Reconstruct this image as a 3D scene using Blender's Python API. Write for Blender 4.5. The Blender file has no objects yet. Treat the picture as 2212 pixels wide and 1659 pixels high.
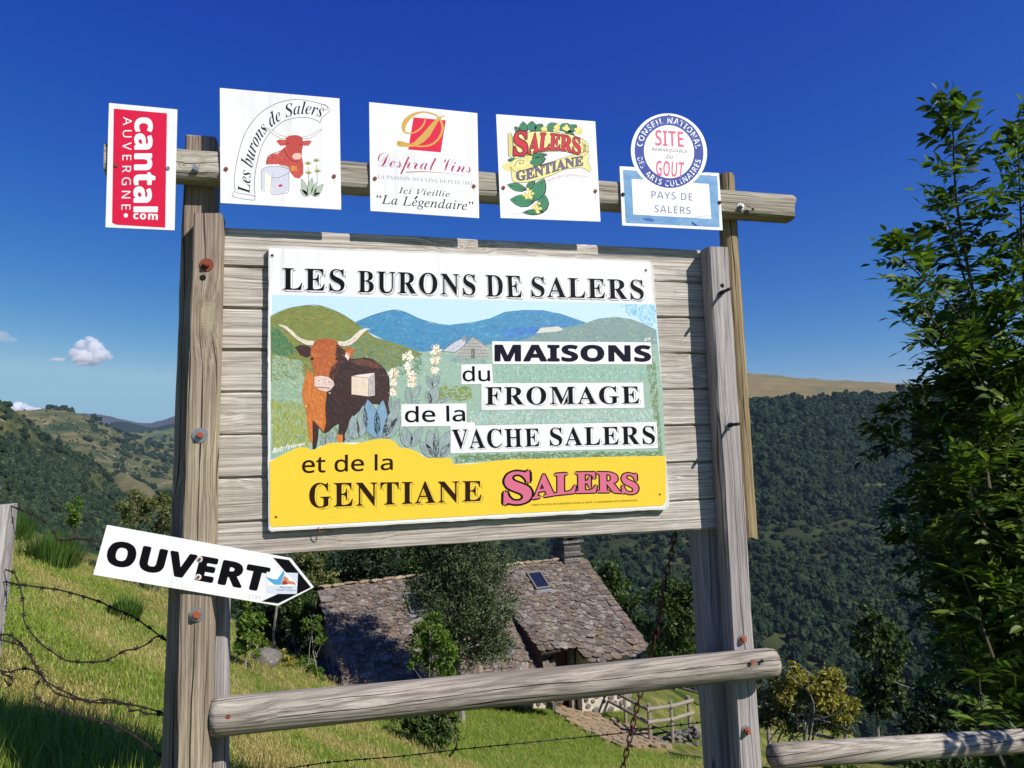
import bpy, bmesh, math, random
import numpy as np
from mathutils import Vector, Matrix
from mathutils.geometry import tessellate_polygon

random.seed(7); RNG = np.random.default_rng(7)
SC = bpy.context.scene
COL = SC.collection

# ------------------------------------------------------------------ camera
S = 4096.0 / 2212.0                       # measured pixels are given on a 2212 px wide copy of the photograph
F = 2800.0 / S
YAW, PITCH, ROLL = math.radians(14.045), math.radians(6.497), math.radians(-1.865)
CAM = np.array([0.0, -2.52, 1.6])
_f = np.array([math.sin(YAW) * math.cos(PITCH), math.cos(YAW) * math.cos(PITCH), math.sin(PITCH)])
_r = np.cross(_f, [0, 0, 1.0]); _r /= np.linalg.norm(_r)
_u = np.cross(_r, _f)
RGT = _r * math.cos(ROLL) + _u * math.sin(ROLL)
UPV = -_r * math.sin(ROLL) + _u * math.cos(ROLL)
FWD = _f
cam = bpy.data.cameras.new('camera'); cam_o = bpy.data.objects.new('camera', cam); COL.objects.link(cam_o)
cam.sensor_width = 36.0; cam.lens = 36.0 * 2800 / 4096; cam.clip_start = 0.05; cam.clip_end = 60000
_m = Matrix.Identity(4)
for i in range(3):
    _m[i][0], _m[i][1], _m[i][2], _m[i][3] = RGT[i], UPV[i], -FWD[i], CAM[i]
cam_o.matrix_world = _m
SC.camera = cam_o

# ------------------------------------------------------------------ light
SUN = Vector((-0.86, 1.0, -1.09)).normalized()        # the way the light travels
SUN_EL = math.asin(-SUN.z); SUN_AZ = math.atan2(-SUN.x, -SUN.y)   # azimuth from +Y towards +X
w = bpy.data.worlds.new('World'); SC.world = w; w.use_nodes = True
nt = w.node_tree; nt.nodes.clear()
sky = nt.nodes.new('ShaderNodeTexSky'); sky.sky_type = 'NISHITA'; sky.sun_disc = False
sky.sun_elevation = SUN_EL; sky.sun_rotation = SUN_AZ
sky.altitude = 1100; sky.air_density = 1.0; sky.dust_density = 0.35; sky.ozone_density = 4.0
bg = nt.nodes.new('ShaderNodeBackground'); bg.inputs['Strength'].default_value = 0.05
wo = nt.nodes.new('ShaderNodeOutputWorld')
sep, com = nt.nodes.new('ShaderNodeSeparateColor'), nt.nodes.new('ShaderNodeCombineColor')
nt.links.new(sky.outputs[0], sep.inputs[0])
for i, (ref, out, g) in enumerate(((2.94, 3.5, 3.2), (4.94, 6.9, 1.78), (7.2, 9.6, 0.52))):   # the deep, contrasty blue of the phone's picture
    a = nt.nodes.new('ShaderNodeMath'); a.operation = 'MULTIPLY'; a.inputs[1].default_value = 1 / ref; nt.links.new(sep.outputs[i], a.inputs[0])
    c = nt.nodes.new('ShaderNodeMath'); c.operation = 'MINIMUM'; c.inputs[1].default_value = 1.1; nt.links.new(a.outputs[0], c.inputs[0])
    p = nt.nodes.new('ShaderNodeMath'); p.operation = 'POWER'; p.inputs[1].default_value = g; nt.links.new(c.outputs[0], p.inputs[0])
    k = nt.nodes.new('ShaderNodeMath'); k.operation = 'MULTIPLY'; k.inputs[1].default_value = out; nt.links.new(p.outputs[0], k.inputs[0])
    nt.links.new(k.outputs[0], com.inputs[i])
nt.links.new(com.outputs[0], bg.inputs[0]); nt.links.new(bg.outputs[0], wo.inputs[0])
sl = bpy.data.lights.new('sun', 'SUN'); sl.energy = 4.5; sl.angle = math.radians(0.5); sl.color = (1.0, 0.95, 0.87)
so = bpy.data.objects.new('sun', sl); COL.objects.link(so); so.rotation_euler = SUN.to_track_quat('-Z', 'Y').to_euler()
so.location = (10, -12, 14)
SC.view_settings.view_transform = 'Standard'; SC.view_settings.look = 'None'
SC.view_settings.exposure = 0.45; SC.view_settings.gamma = 1.0; SC.view_settings.use_curve_mapping = False
SC.render.engine = 'CYCLES'
SC.cycles.use_denoising = True
SC.cycles.max_bounces = 32; SC.cycles.diffuse_bounces = 4; SC.cycles.glossy_bounces = 3; SC.cycles.transmission_bounces = 4; SC.cycles.transparent_max_bounces = 8; SC.cycles.volume_bounces = 0
SC.cycles.caustics_reflective = False; SC.cycles.caustics_refractive = False

# ------------------------------------------------------------------ measuring helpers
def rays(P):
    P = np.asarray(P, float).reshape(-1, 2)
    return FWD + np.outer((P[:, 0] - 1106) / F, RGT) - np.outer((P[:, 1] - 829.5) / F, UPV)
def onY(P, Y):                             # where sight lines meet the upright plane y = Y
    d = rays(P); t = (np.asarray(Y, float) - CAM[1]) / d[:, 1]
    return CAM + d * np.reshape(t, (-1, 1))
def onZ(P, Z):
    d = rays(P); t = (Z - CAM[2]) / d[:, 2]
    return CAM + d * np.reshape(t, (-1, 1))
def deep(P, dist):                         # at a given depth along the view axis
    return CAM + rays(P) * np.reshape(dist, (-1, 1))
def y1(x, y, Y): return onY([(x, y)], Y)[0]
def d1(x, y, d): return deep([(x, y)], d)[0]
def zm(x0, y0, sc):                        # a mapping from an enlarged view back to the 2212 px copy
    return lambda P: (np.asarray(P, float).reshape(-1, 2) * sc + np.array([x0, y0])) / S
ZA = zm(360, 320, 1040 / 2212); ZB = zm(1400, 360, 1060 / 2212); ZC = zm(2400, 400, 840 / 2212)
ZD = zm(1050, 960, 1650 / 2212); ZE = zm(1050, 1220, 900 / 2196); ZF = zm(1550, 1300, 1150 / 2120)
ZG = zm(0, 2000, 1400 / 2167); ZH = zm(1700, 2050, 1200 / 2212); ZI = zm(840, 2100, 1000 / 2212)

def lin(c):
    return tuple(((x / 255) / 12.92 if x / 255 <= 0.04045 else ((x / 255 + 0.055) / 1.055) ** 2.4) for x in c)

# ------------------------------------------------------------------ object helpers
ORIG = {}
def thing(name, label, cat, loc, group=None):
    o = bpy.data.objects.new(name, None); COL.objects.link(o); o.empty_display_size = 0.1
    o.location = loc; ORIG[o.name] = np.array(loc, float)
    o['label'] = label; o['category'] = cat
    if group: o['group'] = group
    return o
def tag(o, label=None, cat=None, group=None, kind=None):
    if label: o['label'] = label
    if cat: o['category'] = cat
    if group: o['group'] = group
    if kind: o['kind'] = kind
    return o
def org(o): return ORIG[o.name] if o is not None else np.zeros(3)
def mk(name, V, Fc, mat, parent=None, smooth=False, cols=None, loc=None):
    V = np.asarray(V, float)
    base = org(parent)
    if loc is None: loc = base
    me = bpy.data.meshes.new(name)
    me.from_pydata((V - loc).tolist() if len(V) else [], [], Fc)
    for m in (mat if isinstance(mat, (list, tuple)) else [mat]): me.materials.append(m)
    if smooth: me.polygons.foreach_set('use_smooth', [True] * len(me.polygons))
    if cols is not None:
        a = me.color_attributes.new('Col', 'FLOAT_COLOR', 'POINT')
        a.data.foreach_set('color', np.hstack([np.asarray(cols, float), np.ones((len(cols), 1))]).ravel())
    o = bpy.data.objects.new(name, me); COL.objects.link(o)
    o.location = np.asarray(loc) - base
    if parent is not None: o.parent = parent
    ORIG[o.name] = np.asarray(loc, float)
    return o
def inst(name, me, M, parent):            # another object on a shared mesh; M is its world matrix
    o = bpy.data.objects.new(name, me); COL.objects.link(o)
    o.parent = parent
    M = M.copy(); M.translation = M.translation - Vector(org(parent))
    o.matrix_basis = M
    ORIG[o.name] = np.array(M.translation) + org(parent)
    return o
def rawmesh(name, V, Fc, mat, smooth=False):
    me = bpy.data.meshes.new(name); me.from_pydata(np.asarray(V, float).tolist(), [], Fc)
    me.materials.append(mat)
    if smooth: me.polygons.foreach_set('use_smooth', [True] * len(me.polygons))
    return me

class MB:
    def __init__(self): self.V = []; self.F = []; self.C = []; self.n = 0
    def add(self, V, Fc, col=None):
        V = np.asarray(V, float)
        self.V.append(V); self.F += [tuple(i + self.n for i in f) for f in Fc]; self.n += len(V)
        if col is not None:
            c = np.asarray(col, float)
            self.C.append(np.tile(c, (len(V), 1)) if c.ndim == 1 else c)
    def build(self, name, mat, parent=None, smooth=False, loc=None):
        return mk(name, np.vstack(self.V), self.F, mat, parent, smooth, np.vstack(self.C) if self.C else None, loc)

def frame(d):
    d = np.asarray(d, float); d = d / np.linalg.norm(d)
    a = np.array([0, 0, 1.0]) if abs(d[2]) < 0.9 else np.array([1.0, 0, 0])
    u = np.cross(a, d); u /= np.linalg.norm(u); v = np.cross(d, u)
    return u, v, d
def tube(mb, pts, rad, n=6, cap=True, col=None):
    pts = np.asarray(pts, float); k = len(pts)
    rad = np.broadcast_to(np.asarray(rad, float), (k,))
    V = []; u = None
    for i in range(k):
        d = pts[min(i + 1, k - 1)] - pts[max(i - 1, 0)]
        if u is None: u, v, dd = frame(d)
        else:
            dd = d / (np.linalg.norm(d) + 1e-9); u = u - dd * (u @ dd); u /= (np.linalg.norm(u) + 1e-9); v = np.cross(dd, u)
        for j in range(n):
            a = 2 * math.pi * j / n
            V.append(pts[i] + rad[i] * (math.cos(a) * u + math.sin(a) * v))
    Fc = [(i * n + j, i * n + (j + 1) % n, (i + 1) * n + (j + 1) % n, (i + 1) * n + j) for i in range(k - 1) for j in range(n)]
    if cap: Fc += [tuple(range(n))[::-1], tuple((k - 1) * n + j for j in range(n))]
    mb.add(V, Fc, col)
def smooth_line(P, k=6):                  # Catmull-Rom through the points
    P = np.asarray(P, float); out = []
    Q = np.vstack([2 * P[0] - P[1], P, 2 * P[-1] - P[-2]])
    for i in range(1, len(Q) - 2):
        p0, p1, p2, p3 = Q[i - 1], Q[i], Q[i + 1], Q[i + 2]
        for t in np.arange(k) / k:
            out.append(0.5 * (2 * p1 + (p2 - p0) * t + (2 * p0 - 5 * p1 + 4 * p2 - p3) * t * t + (3 * p1 - p0 - 3 * p2 + p3) * t ** 3))
    out.append(P[-1]); return np.array(out)
def prof_bar(mb, p0, p1, prof, u, v, segs=20, jit=0.0015, endjit=0.003, taper=1.0, bow=0.0):
    """a length of timber: a closed profile (in the u, v plane) swept from p0 to p1 with a hand-worn unevenness"""
    p0 = np.asarray(p0, float); p1 = np.asarray(p1, float); prof = np.asarray(prof, float)
    u = np.asarray(u, float); v = np.asarray(v, float); n = len(prof); V = []
    ax = (p1 - p0) / np.linalg.norm(p1 - p0)
    drift = np.cumsum(RNG.normal(0, 1, (segs + 1, n, 2)), 0) * jit * 0.35
    drift -= np.linspace(0, 1, segs + 1)[:, None, None] * drift[-1]
    for i in range(segs + 1):
        t = i / segs; c = p0 + (p1 - p0) * t + v * bow * math.sin(math.pi * t)
        s = 1 + (taper - 1) * t
        for j in range(n):
            q = prof[j] * s + drift[i, j] + RNG.normal(0, jit * 0.25, 2)
            e = RNG.normal(0, endjit) if i in (0, segs) else 0
            V.append(c + u * q[0] + v * q[1] + ax * e)
    Fc = [(i * n + j, i * n + (j + 1) % n, (i + 1) * n + (j + 1) % n, (i + 1) * n + j) for i in range(segs) for j in range(n)]
    Fc += [tuple(range(n))[::-1], tuple(segs * n + j for j in range(n))]
    mb.add(V, Fc)
def log_bar(mb, p0, p1, prof, u, v, segs, taper=1.0, amp=.035, smooth_end=True):
    """a round log: gentle swellings run along it rather than random facets; the rim of each end is rounded off"""
    p0 = np.asarray(p0, float); p1 = np.asarray(p1, float); prof = np.asarray(prof, float); n = len(prof); V = []; ln = np.linalg.norm(p1 - p0); ax = (p1 - p0) / ln
    ph = RNG.uniform(0, 6.28, 8)
    for i in range(segs + 1):
        t = i / segs; x = t * ln; s = 1 + (taper - 1) * t
        e = min(t, 1 - t) * ln / .008
        if e < 1: s *= .90 + .10 * math.sqrt(max(0, 1 - (1 - e) ** 2))
        for j in range(n):
            a = 2 * math.pi * j / n
            k = 1 + amp * (.5 * math.sin(2 * a + x * 2.1 + ph[0]) + .35 * math.sin(3 * a - x * 3.7 + ph[1]) + .3 * math.sin(x * 5.3 + ph[2]) + .25 * math.sin(a + x * 8.1 + ph[3])) + .010 * math.sin(9 * a + x * 4 + ph[4]) + .007 * math.sin(17 * a - x * 6 + ph[5]) * math.sin(x * 3 + ph[6])
            V.append(p0 + (p1 - p0) * t + u * prof[j, 0] * s * k + v * prof[j, 1] * s * k)
    Fc = [(i * n + j, i * n + (j + 1) % n, (i + 1) * n + (j + 1) % n, (i + 1) * n + j) for i in range(segs) for j in range(n)]
    mb.add(V, Fc + [tuple(range(n))[::-1], tuple(segs * n + j for j in range(n))])
def rect_prof(a, b, ch=0.004):
    a /= 2; b /= 2
    return [(-a + ch, -b), (a - ch, -b), (a, -b + ch), (a, b - ch), (a - ch, b), (-a + ch, b), (-a, b - ch), (-a, -b + ch)]
def round_prof(r, n=14, half=False):
    if half: return [(r * math.cos(math.pi * i / (n - 1)), -r * 1.0 * math.sin(math.pi * i / (n - 1))) for i in range(n)]
    return [(r * math.cos(2 * math.pi * i / n), r * math.sin(2 * math.pi * i / n)) for i in range(n)]
X_, Y_, Z_ = np.eye(3)
def box(mb, lo, hi, jit=0, col=None):
    lo = np.asarray(lo, float); hi = np.asarray(hi, float)
    V = np.array([[(lo, hi)[(i >> k) & 1][k] for k in range(3)] for i in range(8)])
    if jit: V = V + RNG.normal(0, jit, V.shape)
    mb.add(V, [(0, 2, 3, 1), (4, 5, 7, 6), (0, 1, 5, 4), (2, 6, 7, 3), (0, 4, 6, 2), (1, 3, 7, 5)], col)
def fan(P):                                # triangles of a simple outline
    return [tuple(t) for t in tessellate_polygon([[Vector((p[0], p[1], 0)) for p in P]])]
def plate(mb, P, Y, th, cham=0.0):         # a sheet of real thickness: front outline (px) at y = Y, going back th
    A = onY(P, Y); B = A + np.array([0, th, 0]); n = len(A)
    T = fan(P)
    mb.add(np.vstack([A, B]), T + [tuple(i + n for i in t)[::-1] for t in T] + [(i, (i + 1) % n, n + (i + 1) % n, n + i) for i in range(n)])
def ico(sub=2):
    bm = bmesh.new(); bmesh.ops.create_icosphere(bm, subdivisions=sub, radius=1)
    V = np.array([v.co[:] for v in bm.verts]); Fc = [tuple(v.index for v in f.verts) for f in bm.faces]; bm.free()
    return V, Fc
def inpoly(P, poly):
    P = np.asarray(P, float); poly = np.asarray(poly, float); r = np.zeros(len(P), bool); j = len(poly) - 1
    for i in range(len(poly)):
        a, b = poly[i], poly[j]
        c = (a[1] > P[:, 1]) != (b[1] > P[:, 1])
        r ^= c & (P[:, 0] < (b[0] - a[0]) * (P[:, 1] - a[1]) / ((b[1] - a[1]) if b[1] != a[1] else 1e-9) + a[0]); j = i
    return r
def lump(V, k, amp, seed):                 # cheap smooth noise for shaping points
    r = np.random.default_rng(seed); out = np.zeros(len(V))
    for o in range(4):
        w_ = r.normal(0, 1, (3, 3)) * k * (1.9 ** o); ph = r.uniform(0, 6.28, 3)
        out += np.sin(V @ w_ + ph).prod(1) * amp / (1.7 ** o)
    return out

# ------------------------------------------------------------------ materials
def newmat(name):
    m = bpy.data.materials.new(name); m.use_nodes = True
    t = m.node_tree; b = t.nodes['Principled BSDF']
    return m, t, b
def N(t, kind, **kw):
    n = t.nodes.new('ShaderNode' + kind)
    for k, v in kw.items():
        if k in n.inputs.keys() if isinstance(k, str) else False: n.inputs[k].default_value = v
        else: setattr(n, k, v)
    return n
def math_(t, op, a, b=None, c=None):
    n = t.nodes.new('ShaderNodeMath'); n.operation = op
    for i, x in enumerate((a, b, c)):
        if x is None: continue
        if isinstance(x, (int, float)): n.inputs[i].default_value = x
        else: t.links.new(x, n.inputs[i])
    return n.outputs[0]
def mixc(t, fac, a, b, mode='MIX'):
    n = t.nodes.new('ShaderNodeMix'); n.data_type = 'RGBA'; n.blend_type = mode
    for idx, x in ((0, fac), (6, a), (7, b)):
        if isinstance(x, (int, float)): n.inputs[idx].default_value = x
        elif isinstance(x, tuple): n.inputs[idx].default_value = (*x[:3], 1)
        else: t.links.new(x, n.inputs[idx])
    return n.outputs[2]
def ramp(t, fac, stops, interp='LINEAR'):
    n = t.nodes.new('ShaderNodeValToRGB'); n.color_ramp.interpolation = interp
    e = n.color_ramp.elements
    while len(e) < len(stops): e.new(0.5)
    for k, (p, c) in zip(e, stops):
        k.position = p; k.color = (*c[:3], 1) if isinstance(c, tuple) else (c, c, c, 1)
    t.links.new(fac, n.inputs[0]); return n.outputs[0]
def noise(t, vec, scale, detail=4, rough=0.55, dist=0.0):
    n = t.nodes.new('ShaderNodeTexNoise'); n.inputs['Scale'].default_value = scale
    n.inputs['Detail'].default_value = detail; n.inputs['Roughness'].default_value = rough; n.inputs['Distortion'].default_value = dist
    if vec is not None: t.links.new(vec, n.inputs['Vector'])
    return n.outputs[0]
def mapping(t, vec, scale, loc=(0, 0, 0)):
    n = t.nodes.new('ShaderNodeMapping'); n.inputs['Scale'].default_value = scale; n.inputs['Location'].default_value = loc
    t.links.new(vec, n.inputs['Vector']); return n.outputs[0]
def objvec(t, shift=True):
    tc = t.nodes.new('ShaderNodeTexCoord')
    if not shift: return tc.outputs['Object']
    oi = t.nodes.new('ShaderNodeObjectInfo')
    mu = t.nodes.new('ShaderNodeVectorMath'); mu.operation = 'MULTIPLY_ADD'
    cx = t.nodes.new('ShaderNodeCombineXYZ')
    for i, k in enumerate((37.0, 71.0, 53.0)): t.links.new(math_(t, 'MULTIPLY', oi.outputs['Random'], k), cx.inputs[i])
    t.links.new(tc.outputs['Object'], mu.inputs[0]); mu.inputs[1].default_value = (1, 1, 1); t.links.new(cx.outputs[0], mu.inputs[2])
    return mu.outputs[0]
def bump(t, b, h, strength=0.3, dist=0.01):
    n = t.nodes.new('ShaderNodeBump'); n.inputs['Strength'].default_value = strength; n.inputs['Distance'].default_value = dist
    t.links.new(h, n.inputs['Height']); t.links.new(n.outputs[0], b.inputs['Normal'])
def plain(name, rgb, rough=0.5, metal=0.0, spec=0.4, dirt=0.0, k=0.9):
    m, t, b = newmat(name); c = tuple(x * k for x in lin(rgb))
    b.inputs['Roughness'].default_value = rough; b.inputs['Metallic'].default_value = metal; b.inputs['Specular IOR Level'].default_value = spec
    if dirt:
        v = objvec(t); n = noise(t, v, 9, 6, 0.65); f = ramp(t, n, [(0.42, 0.0), (0.75, dirt)])
        t.links.new(mixc(t, f, c, tuple(x * 0.45 for x in c)), b.inputs['Base Color'])
    else: b.inputs['Base Color'].default_value = (*c, 1)
    return m
def wood(name, light, dark, tint, axis, crack=1.0, knots=1.0):
    m, t, b = newmat(name)
    v = objvec(t)
    def sc(al, ac): return tuple(al if 'XYZ'[i] == axis else ac for i in range(3))
    # knots bend the grain round them
    vo = t.nodes.new('ShaderNodeTexVoronoi'); vo.inputs['Scale'].default_value = 1.0; vo.inputs['Randomness'].default_value = 0.9
    t.links.new(mapping(t, v, sc(1.9, 4.2)), vo.inputs['Vector'])
    kd = vo.outputs['Distance']
    near = ramp(t, kd, [(0.0, 1.0), (0.32 , 0.0)])
    warp = t.nodes.new('ShaderNodeVectorMath'); warp.operation = 'MULTIPLY_ADD'
    t.links.new(noise(t, mapping(t, v, sc(1.3, 5)), 1.0, 3), warp.inputs[0])
    warp.inputs[1].default_value = (0.022, 0.022, 0.022); t.links.new(v, warp.inputs[2])
    wv = warp.outputs[0]
    kn = t.nodes.new('ShaderNodeVectorMath'); kn.operation = 'MULTIPLY_ADD'
    cx = t.nodes.new('ShaderNodeCombineXYZ')
    for i in range(3): t.links.new(math_(t, 'MULTIPLY', near, 0.03 * knots if 'XYZ'[i] != axis else 0.0), cx.inputs[i])
    t.links.new(cx.outputs[0], kn.inputs[0]); kn.inputs[1].default_value = (1, 1, 1); t.links.new(wv, kn.inputs[2])
    wv = kn.outputs[0]
    kv = wv
    rg = noise(t, mapping(t, wv, sc(0.55, 9)), 1.0, 2)
    ring = math_(t, 'SINE', math_(t, 'MULTIPLY', rg, 58.0))
    ring = math_(t, 'MULTIPLY_ADD', ring, 0.5, 0.5)
    ring = math_(t, 'POWER', ring, 2.5)
    fine = noise(t, mapping(t, wv, sc(1.6, 190)), 1.0, 6, 0.72)
    tone = noise(t, mapping(t, v, sc(1.0, 3)), 1.0, 4, 0.6)
    L, D, T = lin(light), lin(dark), lin(tint)
    c = mixc(t, ramp(t, tone, [(0.38, 0.0), (0.62, 1.0)]), L, T)
    c = mixc(t, ramp(t, fine, [(0.34, 0.85), (0.60, 0.0)]), c, D)
    c = mixc(t, math_(t, 'MULTIPLY', ring, 0.36 if crack <= 1 else 0.55), c, D)
    # knots
    kmask = ramp(t, kd, [(0.075, 1.0), (0.105, 0.0)])
    kring = math_(t, 'MULTIPLY_ADD', math_(t, 'SINE', math_(t, 'MULTIPLY', kd, 330.0)), 0.3, 0.35)
    c = mixc(t, math_(t, 'MULTIPLY', kmask, knots), c, mixc(t, kring, tuple(x * 1.05 for x in L), tuple(x * 0.7 for x in D)))
    # drying cracks
    sx = t.nodes.new('ShaderNodeSeparateXYZ'); t.links.new(kv, sx.inputs[0])
    al, ac = (sx.outputs[0], sx.outputs[2]) if axis == 'X' else (sx.outputs[2], sx.outputs[0])
    lo_ = noise(t, mapping(t, v, sc(0.9, 1.5), (2, 8, 4)), 1.0, 3, 0.5)
    u = math_(t, 'ADD', math_(t, 'MULTIPLY_ADD', sx.outputs[1], 9.0, math_(t, 'MULTIPLY', ac, 26.0)), math_(t, 'MULTIPLY', lo_, 1.6))
    idn = math_(t, 'FLOOR', u); fr = math_(t, 'ABSOLUTE', math_(t, 'SUBTRACT', math_(t, 'FRACT', u), 0.5))
    cx2 = t.nodes.new('ShaderNodeCombineXYZ'); t.links.new(math_(t, 'MULTIPLY', al, 1.5), cx2.inputs[0]); t.links.new(math_(t, 'MULTIPLY', idn, 3.71), cx2.inputs[1])
    pres = ramp(t, noise(t, cx2.outputs[0], 1.0, 2, 0.5), [(0.44, 0.0), (0.60, 1.0)])
    wdt = math_(t, 'MULTIPLY_ADD', pres, 0.058 * min(crack, 1.0) ** .5, 0.006)
    crack_ = math_(t, 'MULTIPLY', math_(t, 'MULTIPLY', math_(t, 'LESS_THAN', fr, wdt), ramp(t, pres, [(0.05, 0.0), (0.3, 1.0)])), min(crack, 1.0) * .92)
    c = mixc(t, crack_, c, (0.012, 0.011, 0.011))
    # stray dark specks
    sp = ramp(t, noise(t, v, 26, 3), [(0.70, 0.0), (0.78, 0.55)])
    c = mixc(t, sp, c, D)
    t.links.new(c, b.inputs['Base Color']); b.inputs['Roughness'].default_value = 0.82; b.inputs['Specular IOR Level'].default_value = 0.2
    h = math_(t, 'SUBTRACT', math_(t, 'MULTIPLY_ADD', ring, -0.35, fine), math_(t, 'MULTIPLY', crack_, 3.0))
    bump(t, b, h, 0.55, 0.004)
    return m

W_POST = wood('post_wood', (194, 183, 154), (98, 84, 66), (162, 145, 134), 'Z', 1.0, 0.6)
W_GREY = wood('grey_post_wood', (192, 187, 183), (112, 106, 104), (174, 166, 164), 'Z', 0.8, 0.4)
W_PLANK = wood('plank_wood', (218, 212, 203), (112, 101, 92), (194, 184, 172), 'X', 0.5, 1.0)
W_LOG = wood('log_wood', (194, 186, 173), (88, 80, 73), (162, 151, 139), 'X', 1.2, 1.0)
W_BEAM = wood('beam_wood', (190, 184, 170), (98, 90, 78), (166, 155, 136), 'X', 1.0, 0.8)
W_ROUND = wood('round_pole_wood', (172, 154, 118), (92, 76, 54), (146, 128, 98), 'Z', 1.0, 0.8)
W_FENCE = wood('fence_wood', (166, 158, 144), (110, 100, 88), (160, 150, 136), 'X', 0.6, 0.5)
def enamel():
    m, t, b = newmat('white_enamel'); v = objvec(t)
    run = noise(t, mapping(t, v, (55, 1, 2.2)), 1.0, 4, 0.6); blot = noise(t, v, 5, 6, 0.65); sp = noise(t, v, 85, 2)
    c = mixc(t, ramp(t, run, [(0.50, 0.0), (0.76, 0.28)]), lin((240, 240, 241)), lin((176, 170, 156)))
    c = mixc(t, ramp(t, blot, [(0.50, 0.0), (0.70, 0.26)]), c, lin((186, 184, 176)))
    c = mixc(t, ramp(t, sp, [(0.765, 0.0), (0.79, 0.7)]), c, lin((96, 88, 78)))
    t.links.new(c, b.inputs['Base Color']); b.inputs['Roughness'].default_value = 0.38; b.inputs['Specular IOR Level'].default_value = 0.35
    return m
M_WHITE = enamel()
M_EDGE = plain('chipped_white_paint', (228, 226, 220), 0.6, dirt=0.5)
M_BLACK = plain('black_print', (12, 11, 16), 0.6, spec=0.12)
M_NAVY = plain('dark_print', (20, 18, 40), 0.6, spec=0.12)
M_BROWN = plain('brown_print', (44, 25, 12), 0.6, spec=0.12)
M_RED = plain('red_print', (222, 26, 66), 0.4, dirt=0.06)
M_PINK = plain('pink_print', (214, 96, 128), 0.45)
M_YELLOW = plain('yellow_print', (250, 212, 62), 0.4, dirt=0.05)
M_GOLD = plain('gold_print', (205, 165, 80), 0.4)
M_CRIMSON = plain('crimson_print', (176, 56, 106), 0.45)
M_GREY = plain('grey_print', (182, 182, 188), 0.45)
M_SHADE = plain('pale_shadow_print', (120, 120, 128), 0.45)
M_OCHRE = plain('ochre_print', (150, 116, 40), 0.45)
M_DGREY = plain('dark_grey_print', (58, 62, 66), 0.45)
M_PURPLE = plain('purple_print', (92, 84, 128), 0.45)
M_MAUVE = plain('mauve_print', (146, 142, 172), 0.45)
M_ROSE = plain('rose_print', (222, 112, 140), 0.45)
M_SIGNRED = plain('logo_red', (212, 40, 64), 0.45)
M_CREAM = plain('banner_cream', (238, 226, 150), 0.45)
M_RUST = plain('rusty_steel', (142, 74, 52), 0.75, 0.2, dirt=0.6)
M_DRUST = plain('dark_rusty_wire', (52, 42, 40), 0.8, 0.3, dirt=0.3)
M_CHAIN = plain('red_rusty_chain', (92, 52, 46), 0.7, 0.3, dirt=0.7)
M_ORANGE = plain('orange_rust', (168, 88, 62), 0.7, 0.1, dirt=0.3)
M_ZINC = plain('zinc_steel', (176, 178, 182), 0.4, 0.7, dirt=0.3)
M_HOLE = plain('hole_black', (12, 10, 9), 0.95)

def blueprint(name, rgb, rgb2, sc=14):
    m, t, b = newmat(name); v = objvec(t)
    n = noise(t, mapping(t, v, (1, 1, 2.2)), sc, 6, 0.7)
    c = mixc(t, ramp(t, n, [(0.38, 0.0), (0.66, 1.0)]), lin(rgb), lin(rgb2))
    sp = ramp(t, noise(t, v, 60, 3), [(0.74, 0.0), (0.77, 0.6)])
    c = mixc(t, sp, c, lin((200, 206, 220)))
    t.links.new(c, b.inputs['Base Color']); b.inputs['Roughness'].default_value = 0.55; b.inputs['Specular IOR Level'].default_value = 0.25
    return m
M_RING = blueprint('worn_blue_ring', (20, 50, 140), (32, 66, 156))
M_SKYBLUE = blueprint('faded_blue_border', (92, 142, 190), (126, 170, 206), 9)
def worn(name, base, under, thr=0.52, sc=70):
    m, t, b = newmat(name); v = objvec(t)
    f = ramp(t, noise(t, v, sc, 4, 0.6), [(thr, 0.0), (thr + 0.02, 1.0)])
    t.links.new(mixc(t, f, lin(base), lin(under)), b.inputs['Base Color']); b.inputs['Roughness'].default_value = 0.45
    return m
M_WORNW = worn('worn_white_print', (232, 236, 242), (40, 76, 168), 0.54)

def paint_mat():
    m, t, b = newmat('oil_paint')
    at = t.nodes.new('ShaderNodeVertexColor'); at.layer_name = 'Col'
    v = objvec(t, False)
    n = noise(t, v, 120, 5, 0.7)
    c = mixc(t, 0.16, at.outputs[0], ramp(t, n, [(0.3, 0.25), (0.7, 0.85)]), 'OVERLAY')
    ch = math_(t, 'MULTIPLY', ramp(t, noise(t, v, 75, 2), [(0.735, 0.0), (0.75, 1.0)]), 0.9)
    c = mixc(t, ch, c, (0.8, 0.8, 0.8))
    t.links.new(c, b.inputs['Base Color']); b.inputs['Roughness'].default_value = 0.5
    return m
M_PAINT = paint_mat()
def col_mat(name, rough=0.55):
    m, t, b = newmat(name); b.inputs['Specular IOR Level'].default_value = 0.2
    at = t.nodes.new('ShaderNodeVertexColor'); at.layer_name = 'Col'
    t.links.new(at.outputs[0], b.inputs['Base Color']); b.inputs['Roughness'].default_value = rough
    return m
M_PRINT = col_mat('colour_print')

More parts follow.
